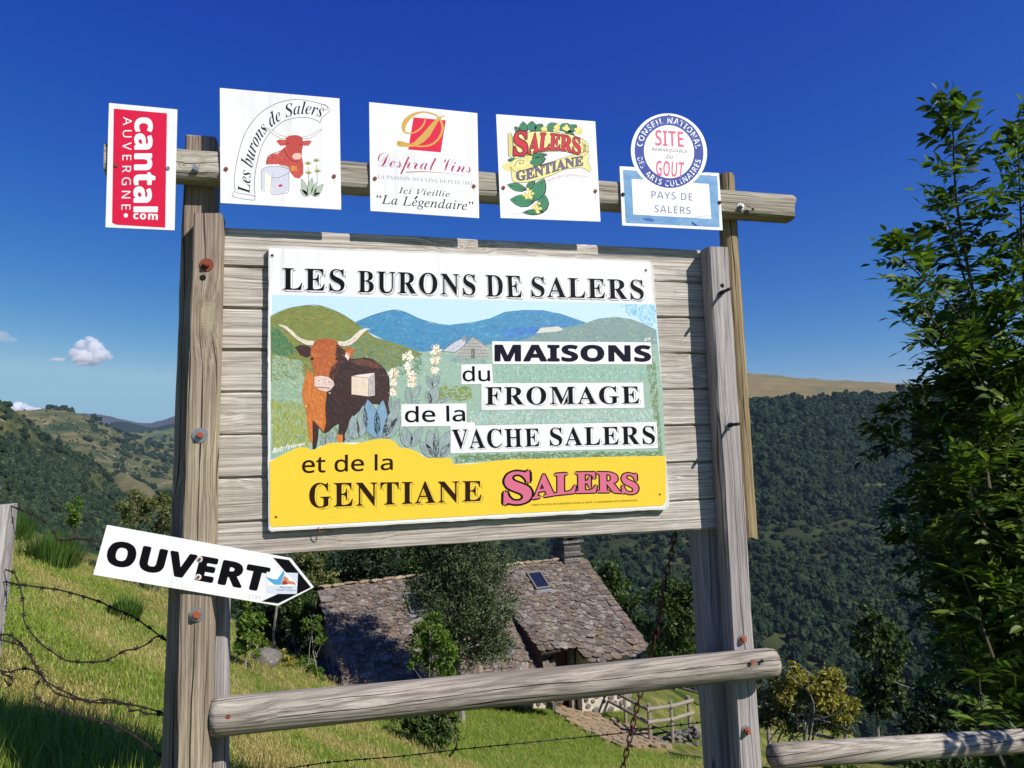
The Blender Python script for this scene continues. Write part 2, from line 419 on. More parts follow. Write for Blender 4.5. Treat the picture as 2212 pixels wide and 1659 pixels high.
def leaf_mat(name, c1, c2, c3, trans=0.35, rough=0.5, spec=0.3):
    m, t, b = newmat(name)
    g = t.nodes.new('ShaderNodeNewGeometry'); oi = t.nodes.new('ShaderNodeObjectInfo')
    rnd = math_(t, 'FRACT', math_(t, 'ADD', g.outputs['Random Per Island'], oi.outputs['Random']))
    c = ramp(t, rnd, [(0.0, lin(c1)), (0.5, lin(c2)), (1.0, lin(c3))])
    b.inputs['Roughness'].default_value = rough; b.inputs['Specular IOR Level'].default_value = spec
    t.links.new(c, b.inputs['Base Color'])
    tr = t.nodes.new('ShaderNodeBsdfTranslucent')
    tc = mixc(t, 1.0, c, (1.15, 1.3, 0.55), 'MULTIPLY'); t.links.new(tc, tr.inputs[0])
    mx = t.nodes.new('ShaderNodeMixShader'); mx.inputs[0].default_value = trans
    t.links.new(b.outputs[0], mx.inputs[1]); t.links.new(tr.outputs[0], mx.inputs[2])
    t.links.new(mx.outputs[0], t.nodes['Material Output'].inputs[0])
    return m
L_ASH = leaf_mat('ash_leaf', (45, 64, 29), (68, 92, 36), (114, 138, 54), 0.40, 0.48, 0.25)
L_MID = leaf_mat('mid_leaf', (44, 64, 30), (62, 84, 36), (84, 104, 46), 0.3)
L_LIGHT = leaf_mat('light_leaf', (72, 100, 34), (92, 122, 42), (122, 146, 58), 0.4)
L_DARK = leaf_mat('dark_leaf', (28, 44, 26), (40, 58, 30), (54, 72, 38), 0.2)
L_WILLOW = leaf_mat('willow_leaf', (44, 60, 36), (70, 88, 52), (122, 134, 100), 0.25)
L_YELLOW = leaf_mat('yellow_leaf', (104, 112, 46), (146, 142, 58), (176, 158, 76), 0.35)
L_OLIVE = leaf_mat('olive_leaf', (72, 84, 42), (98, 106, 56), (124, 122, 70), 0.3)
L_BROOM = leaf_mat('broom_stem', (48, 76, 30), (64, 94, 36), (90, 118, 48), 0.2)
L_PINE = leaf_mat('pine_leaf', (34, 50, 32), (46, 64, 38), (64, 82, 48), 0.1)
L_FOREST = leaf_mat('forest_leaf', (26, 40, 26), (36, 52, 32), (52, 68, 40), 0.1, 0.75, 0.1)
M_BARK = plain('bark', (96, 84, 72), 0.9, dirt=0.5)
M_PALEBARK = plain('pale_bark', (150, 144, 134), 0.9, dirt=0.5)
M_GRASS1 = leaf_mat('green_grass', (100, 130, 44), (134, 156, 58), (168, 178, 84), 0.34)
M_GRASS2 = leaf_mat('straw_grass', (160, 146, 84), (186, 168, 104), (206, 190, 130), 0.3)

def stone_mat(name, cols, lich=(196, 190, 178), lam=0.35):
    m, t, b = newmat(name)
    g = t.nodes.new('ShaderNodeNewGeometry'); oi = t.nodes.new('ShaderNodeObjectInfo'); v = objvec(t)
    rnd = math_(t, 'FRACT', math_(t, 'ADD', g.outputs['Random Per Island'], oi.outputs['Random']))
    k = len(cols) - 1
    c = ramp(t, rnd, [(i / k, lin(x)) for i, x in enumerate(cols)])
    c = mixc(t, ramp(t, noise(t, v, 7, 6, 0.7), [(0.35, 0.55), (0.6, 0.0)]), c, tuple(x * 0.5 for x in lin(cols[0])))
    c = mixc(t, math_(t, 'MULTIPLY', ramp(t, noise(t, v, 11, 5, 0.65), [(0.56, 0.0), (0.64, 1.0)]), lam), c, lin(lich))
    t.links.new(c, b.inputs['Base Color']); b.inputs['Roughness'].default_value = 0.9; b.inputs['Specular IOR Level'].default_value = 0.2
    bump(t, b, noise(t, v, 30, 5), 0.4, 0.02)
    return m
M_TILE = stone_mat('stone_tile', [(84, 75, 69), (112, 98, 88), (96, 87, 81), (122, 105, 88), (104, 97, 91), (142, 133, 123), (92, 81, 74)], (188, 182, 172), 0.42)
M_STONE = stone_mat('wall_stone', [(92, 88, 86), (128, 118, 112), (150, 128, 116), (112, 108, 110)], (190, 186, 178), 0.3)
M_SLATE = stone_mat('slate_stone', [(86, 84, 82), (112, 108, 104), (132, 124, 116), (150, 144, 136)], (186, 182, 172), 0.4)
M_RIDGE = stone_mat('ridge_stone', [(138, 122, 100), (166, 148, 120), (150, 122, 104)], (190, 178, 148), 0.6)
M_PATH = stone_mat('path_stone', [(140, 120, 96), (160, 138, 108), (150, 134, 116)], (180, 170, 150), 0.3)
M_MORTAR = plain('mortar', (196, 188, 172), 0.95, dirt=0.4)
M_DARKWOOD = plain('dark_door_wood', (86, 58, 42), 0.8, dirt=0.4)
M_GLASS = plain('skylight_glass', (30, 36, 58), 0.12, 0.0, 0.35)
M_FRAMEDARK = plain('skylight_frame', (116, 114, 106), 0.5, dirt=0.3)
M_ROOFDECK = plain('roof_deck', (58, 48, 44), 0.95)

# ------------------------------------------------------------------ flat print: lettering and drawn shapes
_GC = {}
def code(body, style):
    b = {'serif': (0x1D400, 0x1D41A), 'it': (0x1D434, 0x1D44E), 'bi': (0x1D468, 0x1D482), 'script': (0x1D4D0, 0x1D4EA),
         'sansb': (0x1D5D4, 0x1D5EE), 'sans': (0x1D5A0, 0x1D5BA), 'sansi': (0x1D608, 0x1D622), 'sansbi': (0x1D63C, 0x1D656)}.get(style)
    if not b: return body
    return ''.join(chr(b[0] + ord(c) - 65) if 'A' <= c <= 'Z' else chr(b[1] + ord(c) - 97) if 'a' <= c <= 'z' else c for c in body)
def glyphs(body, style, offset=0.0, res=3, space=1.0):
    key = (body, style, offset, space)
    if key in _GC: return _GC[key]
    cu = bpy.data.curves.new('t', 'FONT'); cu.body = code(body, style); cu.offset = offset; cu.resolution_u = res; cu.space_character = space
    o = bpy.data.objects.new('t', cu); me = o.to_mesh()
    V = np.array([v.co[:2] for v in me.vertices]); Fc = [tuple(p.vertices) for p in me.polygons]
    o.to_mesh_clear(); bpy.data.objects.remove(o); bpy.data.curves.remove(cu)
    _GC[key] = (V, Fc); return V, Fc
def along(P, s):
    P = np.asarray(P, float); L = np.r_[0, np.cumsum(np.linalg.norm(np.diff(P, axis=0), axis=1))]; L /= L[-1]
    return np.stack([np.interp(s, L, P[:, i]) for i in range(2)], 1)
def letters(mb, body, style, bottom, top, Y, offset=0.0, shift=(0, 0), col=None, space=1.0, res=3, bold=0.0):
    """lettering fitted between a lower and an upper line drawn on the upright plane y = Y"""
    V0, _ = glyphs(body, style, 0.0, res, space)
    if bold:
        for k in range(8):
            a = k * math.pi / 4; letters(mb, body, style, bottom, top, Y - k * 0.000004, 0.0, (shift[0] + bold * math.cos(a), shift[1] + bold * math.sin(a)), col, space, res)
        return
    V, Fc = glyphs(body, style, offset, res, space)
    lo, hi = V0.min(0), V0.max(0)
    s = (V[:, 0] + shift[0] - lo[0]) / (hi[0] - lo[0]); t = (V[:, 1] + shift[1] - lo[1]) / (hi[1] - lo[1])
    sc = np.clip(s, 0, 1); B, T = along(bottom, sc), along(top, sc)
    ext = (s - sc)[:, None]
    eb = np.asarray(bottom, float); d = (eb[-1] - eb[0])
    P = B + (T - B) * t[:, None] + ext * d
    mb.add(onY(P, Y), Fc, col)
def quad(q): return [q[3], q[2]], [q[0], q[1]]      # TL, TR, BR, BL -> bottom line, top line
def fill(mb, P, Y, col=None):
    P = np.asarray(P, float).reshape(-1, 2); mb.add(onY(P, Y), fan(P), col)
def ribbon(mb, P, wd, Y, col=None, k=5):
    P = smooth_line(P, k) if k > 1 else np.asarray(P, float)
    wd = np.interp(np.linspace(0, 1, len(P)), np.linspace(0, 1, len(np.atleast_1d(wd))), np.atleast_1d(wd))
    d = np.gradient(P, axis=0); n = np.stack([-d[:, 1], d[:, 0]], 1); n /= np.linalg.norm(n, axis=1)[:, None] + 1e-9
    A, B = P + n * wd[:, None] / 2, P - n * wd[:, None] / 2; m = len(P)
    yv = np.tile(Y - np.linspace(0, .00002, m), 2)
    mb.add(onY(np.vstack([A, B]), yv), [(i, i + 1, m + i + 1, m + i) for i in range(m - 1)], col)
def disc(mb, c, r, Y, col=None, n=20, a=1.0, wob=0.0):
    th = np.arange(n) * 2 * math.pi / n; rr = r * (1 + RNG.uniform(-wob, wob, n))
    P = np.stack([c[0] + rr * np.cos(th), c[1] + rr * a * np.sin(th)], 1); mb.add(onY(P, Y), [tuple(range(n))], col)
def brush(mb, poly, cols, n, ln, wd, ang, Y, jit=0.5, cj=0.12, clip=True):
    """dabs of paint inside an outline (px), each with a colour between two of cols"""
    poly = np.asarray(poly, float).reshape(-1, 2); lo, hi = poly.min(0), poly.max(0)
    C = np.array([lin(c) for c in cols]); C = C * .64 + C.mean(0) * .36; k = 0; tries = 0
    while k < n and tries < 30:
        tries += 1
        Q = RNG.uniform(lo, hi, (n * 2, 2)); Q = Q[inpoly(Q, poly)]
        a = (ang(Q) if callable(ang) else np.full(len(Q), ang)) + RNG.normal(0, jit, len(Q))
        L = ln * RNG.uniform(0.5, 1.4, len(Q)); d = np.stack([np.cos(a), np.sin(a)], 1) * L[:, None] / 2
        ok = inpoly(Q + d, poly) & inpoly(Q - d, poly) if clip else np.ones(len(Q), bool)
        Q, d = Q[ok][:n - k], d[ok][:n - k]
        for q, e in zip(Q, d):
            w_ = wd * RNG.uniform(0.5, 1.3); nn = np.array([-e[1], e[0]]); nn *= w_ / 2 / (np.linalg.norm(nn) + 1e-9)
            i, j = RNG.integers(len(C)), RNG.integers(len(C)); f = RNG.random()
            c = np.clip((C[i] * f + C[j] * (1 - f)) * (1 + RNG.normal(0, cj)), 0, 1)
            mb.add(onY([q - e, q + nn, q + e, q - nn], Y - RNG.random() * 0.00003), [(0, 1, 2, 3)], c)
        k += len(Q)

# ------------------------------------------------------------------ ground
def scat(px, dist): return d1(px[0], px[1], dist)
_ctl = [(-6, 0, .6), (-4, 1.6, .42), (-2.2, 2.2, .32), (-1.35, 1.75, .30), (-0.87, 1.2, .22), (-1.6, 2.9, -.5), (-2.4, 3.2, -.35), (-1.0, 2.2, -.5), (-3.2, 3.4, -.05), (-1.6, 1.0, .28), (-1.0, .6, .18), (0, .3, .0), (0.2, 1.6, -.5), (-.3, 2.8, -.95), (1, 2.4, -1.2), (2.2, 2.0, -1.3), (1, .2, -.02), (2, .3, -.05), (4, .4, -.15),
        (-4, -3, .1), (0, -3, 0), (4, -3, 0), (0, -9, 0), (-9, -3, .9), (9, -3, -.3), (-9, -9, .5), (9, -9, 0), (0, -1, 0), (2.5, -1, 0), (-2.5, -1, 0.05),
        (-12, 8, 4.2), (-9, 3, 2.4), (-16, 18, 4.5), (-20, 4, 7), (12, 4, -5.0), (8, 3.5, -3.0), (20, 2, -7), (24, 12, -12),
        (12, 32, -9.6), (16, 42, -15), (2, 34, -9), (-5, 38, -6.5), (-13, 44, -4.5), (24, 26, -17), (30, 20, -18), (26, 44, -26), (4, 46, -17), (-20, 40, 1), (-24, 24, 6), (30, 40, -22), (-28, 48, 2),
        (5, 25, -6.8), (0, 26.5, -7.0), (9.5, 27.5, -7.6)]
for _p, _d in (((1660, 1640), 22), ((1760, 1648), 19), ((1900, 1660), 20), ((2100, 1660), 22), ((1700, 1600), 30), ((1900, 1620), 32), ((1640, 1560), 36)): _ctl.append(tuple(d1(_p[0], _p[1], _d) + np.array([0, 0, -.3])))
for p, dd in (((200, 1400), 10), ((200, 1300), 17), ((200, 1205), 28), ((50, 1175), 27), ((0, 1135), 29), ((300, 1420), 9.2), ((330, 1285), 19), ((100, 1230), 21),
              ((560, 1650), 8.5), ((560, 1500), 13), ((540, 1405), 16.5), ((690, 1482), 18.3), ((620, 1560), 11.8), ((800, 1600), 12.6), ((1000, 1655), 13.4),
              ((1200, 1650), 16), ((1190, 1546), 21.5), ((1050, 1545), 19.5), ((900, 1545), 17.4), ((1300, 1600), 20), ((1450, 1565), 22.5), ((1500, 1500), 27),
              ((1720, 1655), 13), ((1900, 1640), 15), ((2150, 1640), 14)):
    _ctl.append(tuple(scat(p, dd)))
_ctl = np.array(_ctl)
def _phi(r2): return np.where(r2 > 0, 0.5 * r2 * np.log(r2 + 1e-12), 0)
_K = _phi(((_ctl[:, None, :2] - _ctl[None, :, :2]) ** 2).sum(-1)) + np.eye(len(_ctl)) * 0.8
_Pm = np.c_[np.ones(len(_ctl)), _ctl[:, :2]]
_A = np.block([[_K, _Pm], [_Pm.T, np.zeros((3, 3))]])
_W = np.linalg.solve(_A, np.r_[_ctl[:, 2], 0, 0, 0])
def ground_z(P):
    P = np.asarray(P, float).reshape(-1, 2)
    r2 = ((P[:, None] - _ctl[None, :, :2]) ** 2).sum(-1)
    z = _phi(r2) @ _W[:len(_ctl)] + np.c_[np.ones(len(P)), P] @ _W[len(_ctl):]
    # further out the slope runs on down to the valley floor
    rx = np.maximum(np.maximum(P[:, 0] - 28, -24 - P[:, 0]), 0); ry = np.maximum(np.maximum(P[:, 1] - 48, -8 - P[:, 1]), 0)
    r = np.hypot(rx, ry); k = np.clip(r / 25, 0, 1); k = k * k * (3 - 2 * k)
    ahead = np.where(P[:, 1] > -8, 1.0, 0.0)
    lf = np.clip(-(P[:, 0] + 20) / 60, 0, 1)
    rt = np.clip((P[:, 0] + 4) / 14, 0, 1)
    far = -8 - 22 * rt - 0.42 * np.minimum(r, 300) * ahead * (1 - 0.75 * lf)
    far = np.where(P[:, 1] < -8, 0.0 + 0.02 * r, far)
    z = np.clip(z, -34, 9)
    return z * (1 - k) + far * k
def gz(x, y): return float(ground_z([(x, y)])[0])
def onground(px, py, lo=1.5, hi=70):      # where a sight line meets the ground
    d = rays([(px, py)])[0]; t = np.linspace(lo, hi, 1500); P = CAM + d * t[:, None]
    g = ground_z(P[:, :2]) - P[:, 2]; i = np.argmax(g > 0)
    return P[i]
def ground_mat():
    m, t, b = newmat('meadow')
    v = objvec(t, False)
    big = noise(t, v, 0.45, 5, 0.6); mid = noise(t, mapping(t, v, (1.6, 0.7, 1)), 1.3, 6, 0.65, 0.4); fine = noise(t, v, 22, 6, 0.75)
    c = mixc(t, ramp(t, mid, [(0.42, 0.0), (0.6, 1.0)]), lin((92, 108, 48)), lin((158, 148, 84)))
    c = mixc(t, ramp(t, big, [(0.4, 0.0), (0.62, 0.7)]), c, lin((84, 104, 42)))
    c = mixc(t, ramp(t, fine, [(0.3, 0.8), (0.6, 0.0)]), c, lin((58, 66, 30)))
    t.links.new(c, b.inputs['Base Color']); b.inputs['Roughness'].default_value = 0.95; b.inputs['Specular IOR Level'].default_value = 0.1
    bump(t, b, fine, 0.8, 0.05)
    return m
def axis_steps(lo, hi, fine_lo, fine_hi, st):
    a = np.arange(fine_lo, fine_hi + st, st); out = [a]; s = st; x = fine_lo; L = []
    while x > lo: s *= 1.3; x -= s; L.append(x)
    s = st; x = a[-1]; R = []
    while x < hi: s *= 1.3; x += s; R.append(x)
    return np.r_[L[::-1], a, R]
gx = axis_steps(-6500, 6500, -14, 16, 0.35); gy = axis_steps(-900, 9000, -4, 34, 0.35)
GX, GY = np.meshgrid(gx, gy); GP = np.c_[GX.ravel(), GY.ravel()]
GZ = np.concatenate([ground_z(c) for c in np.array_split(GP, 40)])
GZ += np.where((GP[:, 1] > 3) & (GP[:, 1] < 60), lump(np.c_[GP, GP[:, 0] * 0], 0.5, 0.05, 3), 0)
nx, ny = len(gx), len(gy)
gf = [(j * nx + i, j * nx + i + 1, (j + 1) * nx + i + 1, (j + 1) * nx + i) for j in range(ny - 1) for i in range(nx - 1)]
tag(mk('ground', np.c_[GP, GZ], gf, ground_mat(), smooth=True), kind='structure')

# ------------------------------------------------------------------ the timber frame
FR = thing('timber_sign_frame', 'weathered timber sign frame of square posts and horizontal planks', 'sign frame', (0.5, 0, gz(0.5, 0)))
def post_px(name, a0, a1, c0, c1, Y, th, mat, zlow, label=None):
    """a square post: px of its front's top left/right and of a lower left/right pair"""
    p = onY([a0, a1, c0, c1], Y); top = (p[0] + p[1]) / 2; bot = (p[2] + p[3]) / 2; wd = np.linalg.norm(p[1] - p[0])
    d = (bot - top) / (top[2] - bot[2]); end = top + d * (top[2] - zlow)
    mb = MB(); h = np.array([0, th / 2, 0])
    prof_bar(mb, end + h, top + h, rect_prof(wd, th, 0.005), X_, Y_, 46, 0.0016, 0.002)
    o = mb.build(name, mat, FR)
    if label: o['label'] = label
    return o
post_px('post', (418, 461), (479, 461), (396, 1163), (462, 1163), -0.078, 0.077, W_POST, -0.45, 'greenish tan square front post')
post_px('post', (1532, 532), (1573.4, 532), (1576, 1242), (1618, 1242), -0.078, 0.077, W_GREY, -0.55, 'grey square front post')
ex = y1(400, 291, 0.0)
def beam3(name, p0, p1, a, b, mat, label=None, segs=40, jit=0.002):
    mb = MB(); prof_bar(mb, p0, p1, rect_prof(a, b, 0.006), X_, Y_, segs, jit); o = mb.build(name, mat, FR)
    if label: o['label'] = label
    return o
tb = y1(345, 1659, 0.0); tt = y1(400, 292, 0.0); sl_ = (tb - tt) / (tt[2] - tb[2])
beam3('tall_post', tt + sl_ * (tt[2] + .45) + [0.05, .062, 0], tt + [0.05, .062, 0], 0.10, 0.12, W_POST, 'tall square post behind the front post')
beam3('support_post', (-0.387, .075, -.45), (-0.383, .075, 2.44), 0.052, 0.088, W_GREY)
beam3('support_post', (1.425, .075, -.55), (1.425, .075, 2.44), 0.09, 0.088, W_GREY)
pt, pb = y1(1576, 373, 0.0), y1(1627, 1164, 0.0)
mb = MB(); prof_bar(mb, pb + [0, .037, 0], pt + [0, .037, 0], round_prof(.0375, 16), X_, Y_, 40, 0.0012)
tag(mb.build('round_pole', W_ROUND, FR, smooth=False), 'tan round pole cut off below the planks')
mb = MB(); prof_bar(mb, (1.44, .07, 1.52), (1.60, .07, 1.52), rect_prof(.06, .09), Z_, Y_, 6)
mb.build('batten', W_PLANK, FR)
mb = MB(); prof_bar(mb, (1.44, .07, 2.30), (1.60, .07, 2.30), rect_prof(.06, .09), Z_, Y_, 6)
mb.build('batten', W_PLANK, FR)
zs = [2.450, 2.309, 2.163, 2.017, 1.873, 1.729, 1.583, 1.437, 1.319]
for i in range(8):
    a, b_ = zs[i], zs[i + 1]; g = 0.0028
    mb = MB(); zc = (a + b_) / 2; wob = RNG.normal(0, 0.0012)
    prof_bar(mb, (-0.400, .015 + wob, zc), (1.505, .015 - wob, zc), rect_prof(a - b_ - 2 * g, .029, .0045), Z_, Y_, 60, 0.0012)
    if i < 7: prof_bar(mb, (-0.398, .0195, b_), (1.503, .0195, b_), rect_prof(.024, .012, .001), Z_, Y_, 20, 0.0006)
    mb.build('plank', W_PLANK, FR)
bl, br = y1(231, 348, -.036), y1(1707, 451, -.036)
mb = MB()
pf = [(-.052, .036), (-.053, .0), (-.051, -.024), (-.044, -.034), (-.03, -.038), (0, -.039), (.03, -.038), (.044, -.034), (.051, -.024), (.053, .0), (.052, .036)]
prof_bar(mb, bl, br, pf, Z_, Y_, 60, 0.0012, 0.004)
tag(mb.build('crossbeam', W_BEAM, FR), 'half round top beam carrying the plates')
lg0, lg1 = y1(459, 1549, -.034), y1(1673, 1430, -.136)
mb = MB(); dv = (lg1 - lg0); dv /= np.linalg.norm(dv); uu = np.cross(dv, Y_); uu /= np.linalg.norm(uu); vv = np.cross(dv, uu)
pr = [(0.0575 * math.cos(a) * (1 + .03 * math.sin(3 * a)), 0.056 * math.sin(a)) for a in np.arange(36) * 2 * math.pi / 36]
log_bar(mb, lg0, lg1, pr, uu, vv, 90, 0.93)
tag(mb.build('log_rail', W_LOG, FR, smooth=True), 'thick weathered log rail below the planks')

def hexring(r, n=6, ph=0.3): return [(r * math.cos(2 * math.pi * i / n + ph), r * math.sin(2 * math.pi * i / n + ph)) for i in range(n)]
def prismY(mb, c, prof, y0, y1_):
    n = len(prof); c = np.asarray(c, float)
    V = [(c[0] + p[0], y0, c[2] + p[1]) for p in prof] + [(c[0] + p[0], y1_, c[2] + p[1]) for p in prof]
    mb.add(V, [tuple(range(n)), tuple(range(n, 2 * n))[::-1]] + [(i, (i + 1) % n, n + (i + 1) % n, n + i) for i in range(n)])
def bolt(px, py, surf, washer, nut, r=0.011, rod=0.0, parent=FR, wr=2.0):
    c = y1(px, py, surf - 0.006)
    mb = MB(); prismY(mb, c, hexring(r), surf - 0.015, surf - 0.003); prismY(mb, c, hexring(r * 0.62, 10), surf - 0.019 - rod, surf - 0.013)
    o = mb.build('bolt', nut, parent)
    if washer is not None:
        mb = MB(); prismY(mb, c, hexring(r * wr, 18), surf - 0.0035, surf + 0.001); mb.build('washer', washer, o)
    return o
def dot(px, py, surf, r, mat, name, parent=FR, dome=0.002, n=10):
    c = y1(px, py, surf); mb = MB(); prismY(mb, c, hexring(r, n), surf - dome, surf + 0.002); return mb.build(name, mat, parent)
bolt(446, 571, -.078, M_RUST, M_RUST, .011)
bolt(432, 940, -.078, M_ZINC, M_ORANGE, .011, wr=2.2)
bolt(425, 1328, -.078, M_ZINC, M_ORANGE, .013, wr=1.7)
bolt(1559, 632, -.078, M_ZINC, M_DRUST, .010, .05, wr=1.3)
bolt(1577, 918, -.078, M_ZINC, M_DRUST, .010, .05, wr=1.9)
bolt(1605, 1381, -.078, M_ZINC, M_ORANGE, .012, wr=1.5)
bolt(1613, 1579, -.078, M_ZINC, M_ORANGE, .012, .004, wr=1.5)
bolt(423, 366, -.074, None, M_ZINC, .011)
bolt(1601, 446, -.074, M_ZINC, M_ZINC, .010, wr=1.5)
for q in ((1618, 441, .016), (1613, 459, .012), (1626, 451, .007)): dot(q[0], q[1], -.0735, q[2], M_HOLE, 'rotten_hole', n=7, dome=.0012)
dot(438, 600, -.078, .010, M_HOLE, 'empty_bolt_hole', dome=.0008)
dot(1560, 617, -.078, .009, M_HOLE, 'empty_bolt_hole', dome=.0008)
dot(493, 1548, lg0[1] - .0565, .007, M_RUST, 'nail')
dot(1626, 1430, lg1[1] - .0535, .008, M_ORANGE, 'nail'); dot(1646, 1428, lg1[1] - .053, .006, M_HOLE, 'nail_hole')

# ------------------------------------------------------------------ small plates on the top beam
PY = -0.083; L = 0.00006                  # print lies in films of 0.06 mm
def sign_plate(label, outline, cat='sign plate', Y=PY, th=0.004, group='advertising plates along the top beam', name='sign_plate'):
    c = onY(outline, Y); base = (float(c[:, 0].mean()), Y, float(c[:, 2].min()))
    t_ = thing(name, label, cat, base, group)
    mb = MB(); plate(mb, np.asarray(outline, float), Y, th); mb.build('panel', M_WHITE, t_)
    return t_
def screw(px, py, Y, parent, mat=M_RUST, r=0.007):
    return dot(px, py, Y, r, mat, 'screw', parent, 0.003)
# 1 -- red plate
P0 = ZA([(162, 195), (742, 250), (718, 1278), (132, 1253)])
t1 = sign_plate('narrow white plate with a red panel and white lettering running downwards', P0)
mb = MB(); fill(mb, ZA([(202, 243), (655, 283), (640, 1257), (222, 1232), (187, 1215)]), PY - L); mb.build('red_panel', M_RED, t1)
mb = MB()
letters(mb, 'cantal', 'sansb', ZA([(383, 322), (371, 1120)]), ZA([(584, 322), (573, 1120)]), PY - 2 * L, bold=0.018)
mb.build('lettering', M_WHITE, t1); mb = MB(); letters(mb, 'com', 'sansb', *quad(ZA([(370, 1132), (577, 1140), (574, 1190), (368, 1182)])), PY - 2 * L, bold=0.014, space=1.15)
mb.build('lettering', M_WHITE, t1); mb = MB(); letters(mb, 'AUVERGNE', 'sans', ZA([(281, 314), (266, 1104)]), ZA([(358, 314), (344, 1104)]), PY - 2 * L, space=1.55)
mb.build('lettering', M_WHITE, t1); mb = MB(); disc(mb, ZA([(305, 1152)])[0], 4.6, PY - 2 * L)
mb.build('lettering', M_WHITE, t1)
q = ZA([(221, 727), (665, 752)]); screw(*q[0], PY, t1, M_RUST, .0065); screw(*q[1], PY, t1, M_ZINC, .0065)
# 2 -- plate with the ribbon and the red cow
P0 = ZA([(1105, 67), (2122, 157), (2137, 1102), (1110, 1045)])
t2 = sign_plate('square white plate with arched ribbon, red cow head and cut cheese', P0)
mb = MB(); k_ = lin((22, 24, 40)); YA = PY - L
out = [(1235, 945), (1228, 860), (1240, 740), (1265, 620), (1300, 500), (1350, 400), (1420, 310), (1500, 245), (1600, 195), (1720, 168), (1830, 172), (1920, 190), (1975, 208)]
inn = [(1405, 985), (1398, 900), (1405, 800), (1425, 690), (1455, 580), (1500, 490), (1570, 410), (1650, 350), (1750, 322), (1850, 320), (1930, 345), (1955, 365)]
for ln_ in (out, inn): ribbon(mb, ZA(ln_), 1.1, YA, k_)
for ln_ in ([(1235, 945), (1222, 962), (1225, 995), (1385, 1022), (1400, 1000), (1390, 985), (1240, 958)], [(1400, 1000), (1405, 985)],
            [(1975, 208), (2020, 225), (2035, 262), (2000, 300), (1975, 320), (1955, 365)], [(1975, 240), (1970, 215), (2000, 210), (2022, 235), (2010, 255), (1985, 248), (1990, 228)]):
    ribbon(mb, ZA(ln_), 1.0, YA, k_)
base = ZA([(1362, 968), (1366, 880), (1378, 770), (1402, 660), (1438, 560), (1482, 475), (1545, 405), (1620, 348), (1710, 308), (1800, 292), (1890, 298), (1970, 322)])
base = smooth_line(base, 6); dd = np.gradient(base, axis=0); nn = np.stack([dd[:, 1], -dd[:, 0]], 1); nn /= np.linalg.norm(nn, axis=1)[:, None]
letters(mb, 'Les burons de Salers', 'bi', base, base + nn * (112 * .4702 / S), YA, -0.006, col=k_)
red, dred, pk = lin((196, 84, 76)), lin((120, 44, 44)), lin((232, 188, 172))
fill(mb, ZA([(1500, 720), (1515, 660), (1550, 630), (1600, 625), (1650, 575), (1680, 560), (1800, 640), (1815, 720), (1815, 800), (1780, 840), (1740, 830), (1700, 780), (1690, 735), (1600, 715)]), YA, red)
fill(mb, ZA([(1665, 490), (1700, 472), (1760, 468), (1805, 485), (1815, 540), (1805, 600), (1798, 660), (1760, 690), (1720, 670), (1690, 620), (1665, 560)]), YA - L, lin((186, 74, 68)))
fill(mb, ZA([(1582, 520), (1610, 505), (1665, 510), (1668, 555), (1620, 560)]), YA - L, red); fill(mb, ZA([(1812, 520), (1860, 512), (1888, 522), (1860, 558), (1815, 560)]), YA - L, red)
fill(mb, ZA([(1722, 640), (1745, 622), (1785, 622), (1798, 648), (1790, 672), (1750, 678), (1725, 665)]), YA - 2 * L, pk)
for P in ([(1665, 500), (1620, 495), (1560, 460), (1510, 420), (1475, 402), (1520, 412), (1570, 440), (1620, 470), (1668, 482)], [(1808, 500), (1870, 495), (1930, 460), (1975, 420), (1940, 430), (1890, 462), (1840, 480), (1806, 484)]):
    fill(mb, ZA(P), YA - L, lin((236, 234, 230))); ribbon(mb, ZA(P), 0.7, YA - 2 * L, k_, 2)
for P in ([(1650, 590), (1690, 660), (1730, 690), (1790, 690)], [(1690, 540), (1665, 545)], [(1780, 548), (1810, 548)], [(1500, 715), (1515, 655), (1560, 625), (1640, 600)]): ribbon(mb, ZA(P), [2.2, 1.0], YA - 2 * L, dred)
fill(mb, ZA([(1705, 728), (1760, 735), (1765, 775), (1705, 770)]), YA - 2 * L, lin((216, 148, 70)))
brush(mb, ZA([(1510, 700), (1530, 640), (1650, 590), (1690, 690), (1810, 700), (1810, 800), (1700, 770)]), [(150, 56, 54), (214, 110, 96), (196, 84, 76)], 90, 9, 1.6, 1.2, YA - 2 * L)
gl, gb = lin((206, 208, 222)), lin((120, 122, 140))
fill(mb, ZA([(1455, 760), (1520, 738), (1620, 738), (1690, 760), (1692, 800), (1688, 940), (1640, 965), (1550, 968), (1545, 800), (1490, 940), (1460, 930)]), YA, gl)
fill(mb, ZA([(1490, 780), (1548, 830), (1545, 940), (1488, 945)]), YA - L, lin((240, 236, 218)))
for P in ([(1455, 770), (1500, 742), (1600, 735), (1685, 758), (1690, 790), (1600, 830), (1548, 826), (1555, 800)], [(1455, 770), (1460, 930), (1490, 945)], [(1548, 826), (1545, 966), (1640, 965), (1690, 940), (1692, 780)]): ribbon(mb, ZA(P), 1.0, YA - L, gb)
brush(mb, ZA([(1555, 835), (1690, 800), (1685, 935), (1550, 960)]), [(160, 160, 178), (224, 224, 234)], 40, 5, 0.9, 1.57, YA - L)
fill(mb, ZA([(1605, 890), (1638, 888), (1636, 907), (1604, 908)]), YA - 2 * L, lin((206, 40, 60)))
gr, ol = lin((176, 190, 168)), lin((70, 84, 84))
